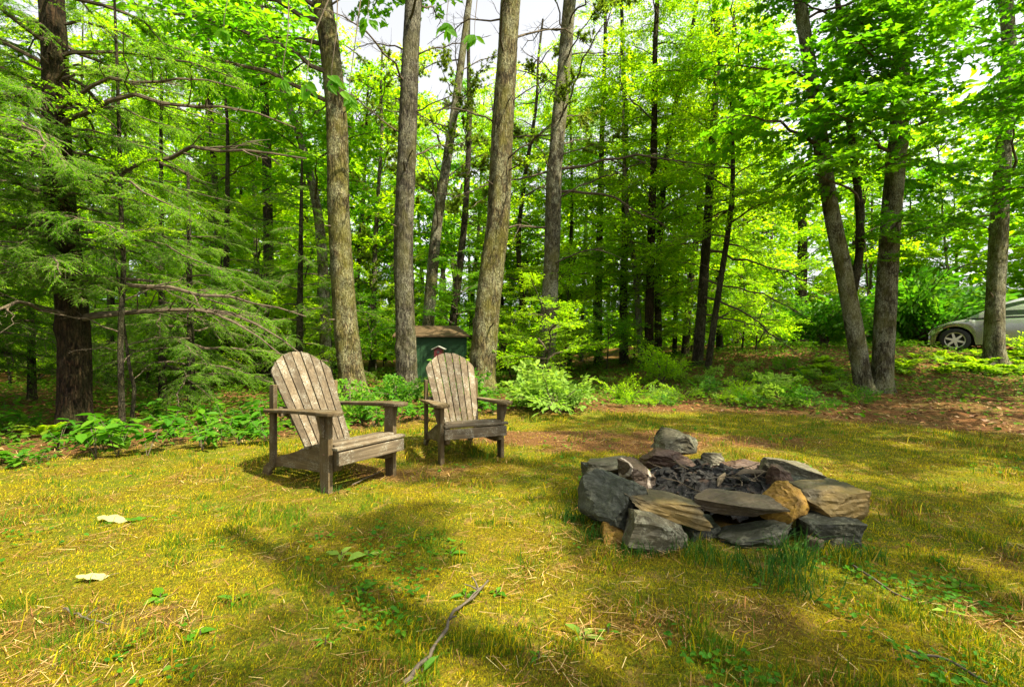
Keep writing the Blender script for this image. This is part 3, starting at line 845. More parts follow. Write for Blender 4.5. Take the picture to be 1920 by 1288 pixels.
for z, az, L, pt in ((7.2, -2.6, 1.8, -.02), (6.8, -2.9, 1.7, 0), (7.4, -2.3, 1.8, 0), (5.6, -2.4, 1.7, .0), (6.2, -2.3, 1.8, .0)):
    put_branch(r6, 'ash', at_height(s6, z), az, pt, 0, L)
# overhanging oak limb with big near leaves
limb = link('limb', None, r6)
def near_leaf_cluster(pxs, d, n, seed):
    r = np.random.default_rng(seed)
    for (px, py) in pxs:
        p0 = np.array(P(px, py, d)); pp = np.array(r6.location)
        tw = MB(); e = p0 + np.array([r.normal(0, .12), .35, 1.5])
        v, f = tube(np.stack([e - pp, p0 + (.03, .05, .5) - pp, p0 + (0, 0, .12) - pp, p0 - pp]), [.008, .005, .003, .002], 5); tw.add(v, f)
        tb = tw.obj('twig', M['twig'], r6)
        for k in range(n):
            a = r.uniform(-2.6, 2.6); mb = MB()
            leaves(mb, [p0 - pp + r.normal(0, .02, 3)], [(math.sin(a), r.normal(0, .4), -.75 + r.normal(0, .3))],
                   [(r.normal(0, .5), -1, .5)], r.uniform(.10, .145), 'slim' if k % 2 else 'hex', 0, .15, .2)
            mb.obj('leaf', M['maple'], tb)
bpy.data.objects.remove(limb)
near_leaf_cluster([(530, 150), (622, 150), (655, 185), (838, 50), (890, 70), (420, 60), (690, 40), (575, 165)], 4.6, 8, 9)

# ------------------------------------------------------------------ unseen trees added around the photographer to throw the dapples
SHADE = 'unseen trees added around the lawn for dappled shade'
for (x, y, h0, h1, n, L, k) in ((5.2, -2.4, 6, 12, 11, .75, 'maple'), (8.6, 1.6, 6.5, 12, 15, 1.1, 'maple'), (9.5, 4.6, 6, 11, 10, 1.2, 'beech'),
                                (-4.5, -3.5, 5, 11, 14, 1.0, 'maple'), (-9.5, -.5, 5, 10, 12, 1.3, 'maple'), (1.8, -4.6, 6.0, 12, 13, .75, 'beech'), (3.2, -6.5, 6.5, 13, 11, .8, 'maple'),
                                (6.1, -.5, 6.2, 12, 10, .8, 'maple'), (.5, -1.7, 6.8, 12, 12, .65, 'maple'), (-2.2, -1.4, 6.8, 11, 8, .6, 'beech')):
    root = thing('unseen_shade_tree', 'unseen tall leafy tree added to shade the lawn', 'tree', (x, y, gz(x, y)), 0, SHADE)
    pts = np.array([(x, y, -.1), (x + .1, y, 3), (x + .2, y + .2, 7), (x, y + .4, h1 + 1)])
    sp, _ = trunk_mesh(pts, .22, random.randrange(999), M['bark_oak'], 12, .3, .4, .3, root)
    dress(root, sp, k, n, h0, h1, L, L * .8, (0, .5))

MARKS = [(-500, 'beyond the left frame edge'), (-60, 'left of the big left hemlock'), (215, 'right of the big left hemlock'), (330, 'left of the left chair'),
         (470, 'over the left chair'), (590, 'left of the oak trunk'), (700, 'between the oak and the dark grey trunk'), (790, 'above the green shed'),
         (930, 'right of the thick leaning pine'), (1060, 'right of the knobbly pine'), (1200, 'behind the reddish trunk'), (1300, 'behind the dark pine of the bank'),
         (1400, 'left of the maple clump'), (1600, 'behind the maple clump'), (1720, 'above the silver car'), (1900, 'beyond the right frame edge')]
def where(px):
    return [t for a, t in MARKS if px >= a][-1]
# ------------------------------------------------------------------ deeper woods: individual trees
taken = []
DEEP = 'slender trees deep in the woods'
r = np.random.default_rng(77)
cnt = 0
for i in range(400):
    px = r.uniform(-450, 2400); d = r.uniform(15, 27)
    x = (px - CX) / F * d
    if any((x - a) ** 2 + (d - b) ** 2 < 2.6 for a, b in taken): continue
    if 9 < x < 19 and d < 19: continue
    if -4.6 < x < -.3 and d < 17: continue
    taken.append((x, d)); cnt += 1
    if cnt > 66: break
    g = gz(x, d)
    root = thing('woodland_tree', ('nearer ' if d < 20 else 'distant ') + 'slender tree deep in the woods ' + where(px), 'tree', (x, d, g), 0, DEEP)
    h = r.uniform(9.5, 14.5); lean = r.normal(0, .5)
    pts = np.array([(x, d, g - .1), (x + lean * .2, d, 3), (x + lean * .6, d, 6), (x + lean, d, h)])
    sp, _ = trunk_mesh(pts, r.uniform(.05, .12), i, BARKS[r.choice(['dark', 'maple', 'oak', 'grey'])], 8, .6, .2, .25, root)
    k = r.choice(['far', 'far', 'far', 'far2'])
    gap = 700 < px < 1120
    dress(root, sp, k, 13 if gap else 17, 3.4, h, .85, .75, (-.1, .6))
    dress(root, sp, r.choice(['far', 'far', 'far2']), 7, .7, 3.6, .6, .65, (0, .5))

# low saplings of beech that fill the wood below eye level to 4 m
SAP = 'leafy saplings in the understory'
taken = []
cnt = 0
for i in range(500):
    px = r.uniform(-350, 1500); d = r.uniform(9.6, 18)
    x = (px - CX) / F * d
    if any((x - a) ** 2 + (d - b) ** 2 < 1.0 for a, b in taken): continue
    if -4.8 < x < -.1 and d < 14: continue
    if 1080 < px < 1500 and (d < 13.2 or r.random() < .4): continue
    taken.append((x, d)); cnt += 1
    if cnt > 84: break
    g = gz(x, d); h = r.uniform(1.3, 4.6)
    root = thing('sapling', ('tall' if h > 3 else 'low') + ' leafy sapling in the ' + ('near' if d < 13 else 'deep') + ' understory ' + where(px), 'sapling', (x, d, g), 0, SAP)
    pts = np.array([(x, d, g - .05), (x + r.normal(0, .1), d, g + h * .5), (x + r.normal(0, .2), d, g + h)])
    sp, _ = trunk_mesh(pts, .018 + h * .004, i, M['bark_dark'], 6, .4, .2, .3, root)
    dress(root, sp, r.choice(['beech', 'beech', 'beech', 'ash']), int(5 + h * 2.6), g + .3, g + h, .75, .4, (0, .6))

# far wood beyond: one mass
def far_wood():
    mb = MB(); r = np.random.default_rng(3)
    n = 80000
    ang = r.uniform(-1.25, 1.25, n); d = r.uniform(29, 44, n)
    x = np.sin(ang) * d; y = np.cos(ang) * d
    prof = 9.0 + 9.0 * fbm(ang * 6 + 40, ang * 0 + 2, 3)
    z = .1 + r.random(n) ** 1.7 * prof
    keep = fbm(ang * 22 + 9, z * .55, 3) > .40
    keep |= z < 3.6
    x, y, z = x[keep], y[keep], z[keep]; n = len(x)
    leaves(mb, np.stack([x, y, z], 1), r.normal(0, 1, (n, 3)) * (1, 1, .4), r.normal(0, .5, (n, 3)) + (0, 0, 1), r.uniform(.35, .75, n), 'quad', 0)
    for i in range(70):
        a = r.uniform(-1.2, 1.2); dd = r.uniform(29, 38); X, Y = math.sin(a) * dd, math.cos(a) * dd
        v, f = tube([(X, Y, -.2), (X + r.normal(0, .3), Y, 5), (X + r.normal(0, .6), Y, 11)], [.17, .13, .06], 6); mb.add(v, f, 1)
    o = mb.obj('far_wood', [M['beech'], M['bark_dark']])
    tag(o, 'sunlit mass of leaves at the far side of the woods', 'woods', None, 'stuff')
far_wood()

# ------------------------------------------------------------------ shrubs, herbs, ferns
def shrub(kind, px, d, h, n, label, cat='shrub', name='shrub', group=None, pitch=(.5, 1.3)):
    p = PG(px, d)
    root = thing(name, label, cat, p, 0, group)
    for i in range(n):
        put_branch(root, kind, p + Vector((random.uniform(-.08, .08), random.uniform(-.08, .08), 0)), i * 2.4 + random.uniform(-.4, .4),
                   random.uniform(*pitch), random.uniform(-.4, .4), h * random.uniform(.7, 1.2), name='stem')
    return root
shrub('shrub', 1045, 6.9, .72, 9, 'pale green leafy shrub right of the right chair', pitch=(.2, 1.0))
shrub('shrub', 1000, 7.3, .7, 8, 'smaller pale shrub tucked behind the right arm of the right chair')
shrub('green_shrub', 640, 6.0, .55, 8, 'small green shrub between the left chair back and the oak trunk')
shrub('green_shrub', 748, 7.4, .55, 8, 'dark green shrub at the foot of the dark grey trunk')
shrub('yellow_shrub', 1240, 10.2, .9, 9, 'young shrub with upright pale shoot before the reddish trunk')
shrub('yellow_shrub', 1390, 7.9, .42, 8, 'yellow green shrub at the foot of the bank behind the fire pit')
shrub('green_shrub', 1500, 7.8, .26, 6, 'low green shrub on the bank left of the maple clump')
shrub('shrub', 1450, 8.5, .5, 7, 'pale low shrub on the bank above the yellow green one')
shrub('green_shrub', 1320, 8.7, .34, 7, 'dark low shrub in the middle of the bank')
shrub('yellow_shrub', 1170, 8.2, .5, 8, 'low yellowish shrub between pale shrub and bank')
shrub('green_shrub', 1545, 14.0, 1.5, 14, 'big dark green bush behind the maple clump on the left')
shrub('green_shrub', 1735, 14.3, 2.0, 18, 'big dark green bush behind the front of the silver car')
shrub('green_shrub', 1660, 15.5, 2.2, 16, 'tall bush seen between the maple trunks and the car')
shrub('yellow_shrub', 1960, 11.4, 1.0, 9, 'yellow green bush hiding the rear of the car')
shrub('green_shrub', 858, 7.6, .75, 7, 'slim leafy sprig beside the birdhouse right of the right chair back')
BANK = 'small plants scattered over the bank'
rr = np.random.default_rng(21)
for i in range(60):
    px = rr.uniform(1000, 1620); d = rr.uniform(7.3, 11.5)
    shrub(rr.choice(['yellow_shrub', 'green_shrub', 'shrub']), px, d, rr.uniform(.18, .42), 5, 'small leafy plant on the ' + ('lower' if d < 9 else 'upper') + ' bank ' + ('below the knobbly pine' if px < 1110 else 'below the reddish trunk' if px < 1260 else 'below the dark pine' if px < 1420 else 'left of the maple clump'), 'plant', 'bank_plant', BANK, (.2, 1.1))

def frond_mesh(seed):
    r = np.random.default_rng(seed); mb = MB(); L = .6
    t = np.linspace(0, 1, 10)
    ax = np.stack([t * L * .85, r.normal(0, .004, 10), L * (1.0 * t - .75 * t ** 2)], 1)
    v, f = tube(ax, .003 * (1 - .8 * t) + .0006, 4); mb.add(v, f, 0)
    B, D, NN, SZ = [], [], [], []
    for i in range(44):
        tt = .12 + .88 * i / 44; fi = tt * 9; a = int(min(fi, 8)); p = ax[a] + (ax[a + 1] - ax[a]) * (fi - a)
        w = norm(ax[a + 1] - ax[a]); s = 1 if i % 2 else -1
        B.append(p); D.append(w * .35 + np.array([0, s, -.12 + r.normal(0, .08)])); NN.append(np.cross(w, (0, 1, 0)) * -1 + r.normal(0, .1, 3))
        SZ.append(L * .27 * math.sin(PI * min(1, .2 + tt * .8)) ** .8 * (1.05 - tt * .6) + .01)
    leaves(mb, B, D, NN, SZ, 'quad', 1, 0, .15)
    return mb.mesh('frond', [M['twig'], M['fern']])
FRONDS = [frond_mesh(i) for i in range(3)]
def fern(x, y, sc, label, group):
    root = thing('fern', label, 'fern', (x, y, gz(x, y)), random.uniform(0, 6), group)
    n = random.randint(6, 9)
    for i in range(n):
        o = link('frond', random.choice(FRONDS), root)
        o.rotation_euler = (random.uniform(-.2, .2), random.uniform(-.25, .15), i * 2 * PI / n + random.uniform(-.3, .3))
        o.scale = (sc * random.uniform(.8, 1.15),) * 3
for i in range(44):
    px = rr.uniform(1690, 1960); d = rr.uniform(10.3, 12.0)
    p = PG(px, d); fern(p.x, p.y, rr.uniform(.45, .75), 'yellow green fern in the patch in front of the silver car', 'ferns in front of the car')
for i in range(16):
    px = rr.uniform(1480, 1690); d = rr.uniform(9.8, 11.6)
    p = PG(px, d); fern(p.x, p.y, rr.uniform(.4, .7), 'yellow green fern on the top of the bank behind the maple clump', 'ferns on the bank top')
p = GP(110, 818); fern(p.x, 5.0, .55, 'bright green fern at the foot of the big left hemlock', None)

def herb_mesh(seed):
    r = np.random.default_rng(seed); mb = MB()
    B, D, NN, SZ = [], [], [], []
    for i in range(5):
        a = r.uniform(0, 6.28); h = r.uniform(.12, .30); p = np.array([0., 0, 0]); e = np.array([math.cos(a) * h * .5, math.sin(a) * h * .5, h])
        v, f = tube(np.stack([p, e * .5 + (0, 0, h * .1), e]), [.003, .002, .0015], 4); mb.add(v, f, 0)
        for j in range(5):
            b = a + r.uniform(-2.4, 2.4); B.append(e * r.uniform(.6, 1)); D.append((math.cos(b), math.sin(b), r.normal(-.1, .25))); NN.append((r.normal(0, .25), r.normal(0, .25), 1)); SZ.append(r.uniform(.07, .14))
    leaves(mb, B, D, NN, SZ, 'slim' if seed % 2 else 'hex', 1)
    return mb.mesh('herb', [M['twig'], M['herb']])
HERBS = [herb_mesh(i) for i in range(6)]
HG = 'low leafy plants along the lawn edge'
k = 0
while k < 240:
    x = rr.uniform(-6.5, 1.0); y = rr.uniform(3.0, 9.0)
    e = float(lawn_edge(x))
    if not (-.25 < y - e < 3.2) or rr.random() > math.exp(-.6 * max(0, y - e - .8)): continue
    if -.7 < x < 1.2 and y < 6: continue
    o = link('leafy_plant', HERBS[rr.integers(6)])
    o.location = (x, y, gz(x, y) - .01); o.rotation_euler = (0, 0, rr.uniform(0, 6)); s = rr.uniform(.45, 1.2); o.scale = (s, s, s * rr.uniform(.7, 1.2))
    tag(o, ('tall' if s > .85 else 'small') + ' leafy plant ' + ('left of the big hemlock' if x / y < -1.0 else 'between hemlock and left chair' if x / y < -.55 else 'behind the left chair' if x / y < -.3 else 'behind right chair and shrub') + (', at the lawn edge' if y - e < .5 else ', back in the woods'), 'plant', HG); k += 1

# ------------------------------------------------------------------ chairs
def build_chair(loc, rz, label, sc=1.0, arm_z=.535, seat_dz=0., seed=0):
    r = random.Random(seed)
    root = thing('garden_chair', label, 'chair', loc, rz, 'weathered wooden garden chairs on the lawn')
    root.scale = (sc, sc, sc)
    hw = .285
    # local frame: x across, -y forward; y=0 is the front face of the front legs
    for s in (-1, 1):
        mb = MB(); add_prism(mb, [(0, -.06), (.085, -.06), (.102, .20), (.100, arm_z - .013), (0, arm_z - .013)], 'x', s * hw - .018, s * hw + .018)
        bevel(mb.obj('leg', M['wood_leg'], root))
        # side rail: long board sweeping down to the ground at the back
        top = [(-.055, .335), (-.02, .352), (.10, .352), (.26, .325), (.40, .285), (.53, .24), (.66, .185), (.78, .12), (.88, .06), (.92, -.03)]
        bot = [(.825, -.03), (.80, .03), (.74, .075), (.63, .115), (.48, .140), (.34, .152), (.20, .158), (.06, .168), (-.04, .20), (-.068, .26)]
        xa = s * (hw - .042)
        sd = lambda L_: [(a, b + seat_dz * float(sm(.95, .55, a) if False else 1 - sm(.45, .85, a))) for a, b in L_]
        mb = MB(); add_prism(mb, sd(top) + sd(bot), 'x', xa - .016, xa + .016)
        bevel(mb.obj('side_rail', M['wood_y'], root))
        # arm: widens to a rounded paddle in front
        o = s
        arm = [(-.085, -.040), (-.105, 0), (-.10, .04), (-.07, .072), (.0, .082), (.12, .078), (.30, .055), (.50, .040), (.78, .034), (.82, .0), (.80, -.034), (.50, -.040), (.30, -.045), (.05, -.055), (-.05, -.055)]
        mb = MB(); add_prism(mb, [(s * hw + s * b, a) for a, b in arm], 'z', arm_z - .013, arm_z + .013)
        for vv in mb.v: vv[:, 2] -= .050 * np.maximum(0, vv[:, 1] - .08) / .8
        ob = bevel(mb.obj('arm', M['wood_y'], root), .006)
        mb = MB(); add_prism(mb, [(.0, arm_z - .015), (.0, arm_z - .17), (.015, arm_z - .17), (.06, arm_z - .10), (.075, arm_z - .015)] if False else
                             [(s * (hw + .0195), arm_z - .0145), (s * (hw + .0195), arm_z - .17), (s * (hw + .035), arm_z - .165), (s * (hw + .055), arm_z - .09), (s * (hw + .068), arm_z - .0145)], 'y', .035, .065)
        bevel(mb.obj('arm_bracket', M['wood_leg'], root), .003)
        # rear post
        mb = MB(); add_prism(mb, [(.70, .09), (.76, .09), (.76, .685), (.745, .70), (.70, .70)], 'x', s * (hw - .018) - .016, s * (hw - .018) + .016)
        bevel(mb.obj('rear_post', M['wood_leg'], root))
        for (yy, zz) in ((.05, .26), (.08, .30)):
            mb = MB(); a = np.arange(8) / 8 * 2 * PI
            x1 = s * (hw + .0175); add_prism(mb, [(yy + .006 * math.cos(q), zz + .006 * math.sin(q)) for q in a], 'x', x1, x1 + s * .003)
            mb.obj('screw', M['screw'], root)
    # cross rails
    mb = MB(); mb.add(*box(-hw + .03, hw - .03, .655, .685, .46, .53)); bevel(mb.obj('back_rail', M['wood_x'], root))
    mb = MB(); mb.add(*box(-hw + .06, hw - .06, .44, .47, .15, .22)); bevel(mb.obj('back_rail', M['wood_x'], root))
    # front apron and seat boards following the rail tops
    mb = MB(); mb.add(*box(-hw - .005, hw + .005, -.098, -.070, .245 + seat_dz, .335 + seat_dz)); bevel(mb.obj('apron', M['wood_x'], root), .005)
    yy = -.098
    seat = [(-.100, .345, .066), (-.018, .3545, .074), (.074, .352, .074), (.167, .338, .074), (.260, .316, .074), (.353, .288, .06)]
    for i, (y0, z0, w) in enumerate(seat):
        w2 = .262 if i > 1 else hw + .012
        mb = MB(); x0, x1 = -w2 + r.uniform(-.008, .008), w2 + r.uniform(-.008, .008)
        slope = [0, -.02, -.08, -.2, -.27, -.33][i]
        if i < 2: x0, x1 = (x0, x1) if i == 0 else (-.264, .264)
        v, f = box(x0, x1, y0, y0 + w, z0 + seat_dz, z0 + seat_dz + .02)
        v[:, 2] += (v[:, 1] - y0) * slope
        mb.add(v, f); bevel(mb.obj('seat_slat', M['wood_x'], root), .005)
    # fan back: seven slats, bottom at (y=.40,z=.25), reclined
    nb = 7
    b0 = np.array([0, .415, .245 + seat_dz * .6]); d = norm(np.array([0, .50, .79])); H = .86
    nrm = np.cross((1, 0, 0), d)
    for i in range(nb):
        u0, u1 = (i - nb / 2) / nb, (i + 1 - nb / 2) / nb
        wb, wt = .40, .565
        g = .0042
        def X(u, t): return u * (wb + (wt - wb) * t)
        K = 5
        def topt(u): return 1 - .215 * (abs(u) * 2) ** 2.1
        outl = [(X(u0, 0) + g, 0.0), (X(u1, 0) - g, 0.0)]
        rt = [(u1 + (u0 - u1) * q / (K - 1)) for q in range(K)]
        for q, u in enumerate(rt):
            t = topt(u) + r.uniform(-.004, .004)
            gg = -g if q == 0 else (g if q == K - 1 else 0)
            outl.append((X(u, t) + gg, t))
        mb = MB(); P2 = np.array(outl); n = len(P2)
        off = r.uniform(-.002, .002)
        base = np.zeros((n, 3)); base += b0; base += P2[:, :1] * np.array([[1, 0, 0]]); base += P2[:, 1:] * H * d[None]
        v = np.vstack([base + nrm * (-.009 + off), base + nrm * (.009 + off)])
        ii = np.arange(n); jj = (ii + 1) % n
        mb.add(v, np.stack([ii, jj, jj + n, ii + n], 1)); mb.f.append((ii[None, ::-1], 0)); mb.f.append(((ii + n)[None], 0))
        bevel(mb.obj('back_slat', M['wood_z'], root), .003)
    # curved-back battens behind the slats
    for t in (.30, .72):
        mb = MB(); c = b0 + d * H * t + nrm * (-.027 if nrm[1] < 0 else .027) * (1 if nrm[1] < 0 else 1)
        back = np.array([0, abs(nrm[1]), -abs(nrm[2])])
        c = b0 + d * H * t + back * .026
        w = .19 + .07 * t
        v, f = box(-w, w, -.012, .012, -.03, .03); v = c + v[:, :1] * np.array([[1, 0, 0]]) + v[:, 1:2] * back + v[:, 2:] * d
        mb.add(v, f); bevel(mb.obj('batten', M['wood_x'], root), .003)
    return root
c1 = (-1.065, 3.40); c2 = (-.335, 4.06)
build_chair((c1[0], c1[1], gz(*c1) + .0), math.radians(56.5), 'weathered wooden garden chair on the left, nearer the camera, turned to the right', 1.0, .545, -.045, seed=1)
build_chair((c2[0], c2[1], gz(*c2) - .01), math.radians(23), 'weathered wooden garden chair on the right, farther back, facing the fire pit', .955, .525, -.01, seed=2)

# ------------------------------------------------------------------ fire pit
def rock(name, px, py, d, wpx, hpx, dep, mat, seed, parent, rz=0., tilt=0., roll=0., cuts=9, label=None, chop=.54):
    """px,py centre in the photo; w,h in photo pixels; dep in metres"""
    r = np.random.default_rng(seed)
    n = 15
    g = np.linspace(-1, 1, n)
    vs = {}; vl = []; fl = []
    def vid(p):
        k = tuple(np.round(p, 4))
        if k not in vs: vs[k] = len(vl); vl.append(p)
        return vs[k]
    for ax in range(3):
        for s in (-1, 1):
            for i in range(n - 1):
                for j in range(n - 1):
                    q = []
                    for a, b in ((i, j), (i + 1, j), (i + 1, j + 1), (i, j + 1)):
                        p = [0, 0, 0]; p[ax] = s; p[(ax + 1) % 3] = g[a]; p[(ax + 2) % 3] = g[b]; q.append(vid(np.array(p, float)))
                    fl.append(q if s > 0 else q[::-1])
    v = np.array(vl)
    for c in range(cuts):
        nn = norm(r.normal(0, 1, 3) * (1, 1, .8)); dd = r.uniform(chop, chop + .42) * np.abs(nn).sum() * .74
        k = v @ nn; over = np.maximum(0, k - dd); v = v - over[:, None] * nn
    zb = np.floor((v[:, 2] + .25 * v[:, 0] * r.uniform(-1, 1) + 3) * r.uniform(2.2, 4.2)).astype(int)
    led = r.uniform(.90, 1.0, 60)[zb % 60]; v[:, :2] *= led[:, None]
    for q in range(5):
        kd = r.normal(0, 1, 3) * (4 + 3 * q); v += (.030 / (1 + .5 * q)) * np.sin(v @ kd + r.uniform(0, 6))[:, None] * norm(v)
    v += r.normal(0, .010, v.shape)
    v += .018 * np.sin(v[:, [1, 2, 0]] * r.uniform(3, 6, 3) + r.uniform(0, 6, 3))
    w = wpx / F * d / 2 * 1.06; h = hpx / F * d / 2 * 1.06
    v[:, 2] *= 1 - .22 * v[:, 0] * r.uniform(-1, 1); v[:, 1] *= 1 - .25 * v[:, 0] * r.uniform(-1, 1); v[:, 0] += .2 * r.uniform(-1, 1) * v[:, 2]
    v -= (v.max(0) + v.min(0)) / 2; v = v / np.abs(v).max(0) * np.array([w, dep / 2, h])
    mb = MB(); mb.add(v, fl)
    o = mb.obj(name, M[mat], parent)
    o.location = P(px, py, d) - parent.location
    o.rotation_euler = (tilt, roll, rz)
    if label: o['label'] = label
    m = o.modifiers.new('bevel', 'BEVEL'); m.width = .004; m.segments = 1; m.limit_method = 'ANGLE'; m.angle_limit = math.radians(28)
    return o
fpx = (1355 - CX) / F * 2.9
fp = thing('fire_pit', 'ring of rough stacked stones around a black ash bed on the lawn', 'fire pit', (fpx, 2.9, gz(fpx, 2.9)))
R = lambda *a, **k: rock('stone', *a, parent=fp, **k)
R(1147, 936, 2.60, 84, 96, .38, 'st_blue', 64, rz=.35, roll=.12, label='big blue grey boulder at the left', chop=.62)
R(1150, 872, 3.00, 96, 24, .28, 'st_grey', 2, rz=-.2, label='thin flat slab at the back left')
R(1150, 898, 3.02, 100, 52, .26, 'st_dark', 22, rz=.2)
R(1229, 996, 2.36, 116, 78, .24, 'st_lich', 3, rz=-.1, roll=.06, label='pale lichen covered stone low in front')
R(1251, 950, 2.44, 158, 40, .22, 'st_olive', 4, rz=-.15, roll=.24, label='long olive slab sloping down to the right')
R(1373, 950, 2.46, 152, 38, .26, 'st_pink', 5, rz=.05, roll=.06, tilt=.12, label='pinkish brown slab in front of the ash')
R(1474, 943, 2.52, 88, 80, .22, 'st_ochre', 6, rz=.5, roll=.15, label='bright ochre yellow stone')
R(1546, 937, 2.60, 108, 56, .30, 'st_olive', 7, rz=.15, roll=.05, label='large slab with ochre face at the right')
R(1545, 1000, 2.46, 104, 70, .26, 'st_dark', 8, rz=-.1, label='dark lichen flecked stone low at the right')
R(1405, 1010, 2.43, 150, 66, .26, 'st_dark', 39, rz=.1, roll=-.05, label='dark layered stone low in the middle')
R(1482, 884, 3.0, 90, 36, .26, 'st_grey', 10, rz=-.3, roll=.22, label='pale grey slab at the back right')
R(1402, 876, 3.2, 84, 30, .2, 'st_red', 11, rz=-.2, roll=.2)
R(1268, 830, 3.45, 88, 46, .30, 'st_lich', 52, rz=.4, roll=.22, label='rounded lichen spotted boulder on top at the back')
R(1252, 860, 3.35, 92, 40, .22, 'st_red', 13, rz=0.1, label='reddish stone under the top boulder')
R(1191, 890, 2.78, 50, 52, .2, 'st_vein', 14, rz=.3, label='brown stone with a white quartz vein')
R(1338, 858, 3.4, 44, 20, .15, 'st_grey', 15, rz=.2)
R(1456, 890, 2.85, 42, 40, .16, 'st_red', 16, rz=.4)
R(1524, 1020, 2.33, 30, 30, .1, 'st_pink', 17, rz=.4, label='small tan stone low at the right')
R(1150, 994, 2.45, 44, 34, .14, 'st_ochre', 18, rz=.1)
R(1312, 1004, 2.50, 90, 60, .22, 'st_dark', 19, rz=.1)
R(1480, 985, 2.62, 90, 56, .22, 'st_dark', 20, rz=.3)
R(1500, 925, 2.85, 110, 60, .25, 'st_dark', 21, rz=.3)
R(1400, 900, 3.22, 110, 44, .2, 'st_dark', 23, rz=-.1)
R(1300, 882, 3.42, 120, 44, .24, 'st_dark', 24, rz=-.1)
R(1490, 912, 3.02, 90, 36, .24, 'st_dark', 25, rz=-.1)
def ash():
    n = 60; r = np.random.default_rng(4)
    t = np.linspace(-1, 1, n); X, Y = np.meshgrid(t, t); rr_ = np.sqrt(X ** 2 + Y ** 2)
    z = .185 - .10 * rr_ ** 2 + (fbm(X * 5 + 3, Y * 5 + 8, 4) - .5) * .12 + r.normal(0, .006, X.shape)
    cx, cy = (1338 - CX) / F * 2.95, 3.0
    v = np.stack([cx + X * .50 - fp.location.x, cy + Y * .40 - fp.location.y, z - fp.location.z], -1).reshape(-1, 3)
    i = np.arange(n - 1)[:, None] * n; j = np.arange(n - 1)[None]
    f = np.stack([i + j, i + j + 1, i + n + j + 1, i + n + j], -1).reshape(-1, 4)
    f = f[(rr_.ravel()[f] < 1.02).all(1)]
    mb = MB(); mb.add(v, f); o = mb.obj('ash_bed', M['char'], fp); o['kind'] = 'stuff'
    mb = MB()
    for k in range(150):
        a, q = r.uniform(0, 6.28), r.uniform(0, .85) ** .6
        x, y = q * math.cos(a), q * math.sin(a)
        zz = .185 - .10 * q * q + (float(fbm(x * 5 + 3, y * 5 + 8, 4)) - .5) * .12
        p = np.array([cx + x * .5, cy + y * .40, zz + .008]) - np.array(fp.location)
        b, _f = box(-1, 1, -1, 1, -1, 1); b *= np.array([r.uniform(.012, .045), r.uniform(.007, .016), r.uniform(.006, .014)])
        b += r.normal(0, .002, b.shape); e = Matrix.Rotation(r.uniform(0, 6), 3, 'Z') @ Matrix.Rotation(r.normal(0, .4), 3, 'Y')
        mb.add(b @ np.array(e).T + p, _f)
    o = mb.obj('charcoal_lumps', M['char'], fp); o['kind'] = 'stuff'
    for k in range(5):
        a = r.uniform(0, 3.1); x, y = r.uniform(-.26, .26), r.uniform(-.16, .22); l = r.uniform(.16, .30)
        p = np.array([cx + x, cy + y, .185]) - np.array(fp.location); dd = np.array([math.cos(a), math.sin(a), r.normal(.05, .12)]); q = np.linspace(-.5, .5, 6)[:, None]
        mb = MB(); v, f = tube(p + dd * q * l + np.cumsum(r.normal(0, .005, (6, 3)), 0), np.array([.002, .016, .022, .021, .018, .002]) * r.uniform(.6, 1.2), 8, jit=1 + r.normal(0, .10, (6, 8))); mb.add(v, f)
        mb.obj('charred_log', M['char'] if k < 3 else M['twig'], fp)
    for k in range(14):
        a = r.uniform(0, 6.28); x, y = r.uniform(-.3, .3), r.uniform(-.25, .25)
        p = np.array([cx + x, cy + y, .19]) - np.array(fp.location); l = r.uniform(.12, .3)
        dd = np.array([math.cos(a), math.sin(a), r.normal(0.1, .2)])
        q = np.linspace(-.5, .5, 6)[:, None]
        mb = MB(); v, f = tube(p + dd * q * l + np.cumsum(r.normal(0, .006, (6, 3)), 0), np.linspace(.004, .0018, 6), 5); mb.add(v, f)
        mb.obj('dry_twig', M['twig'], fp)
ash()

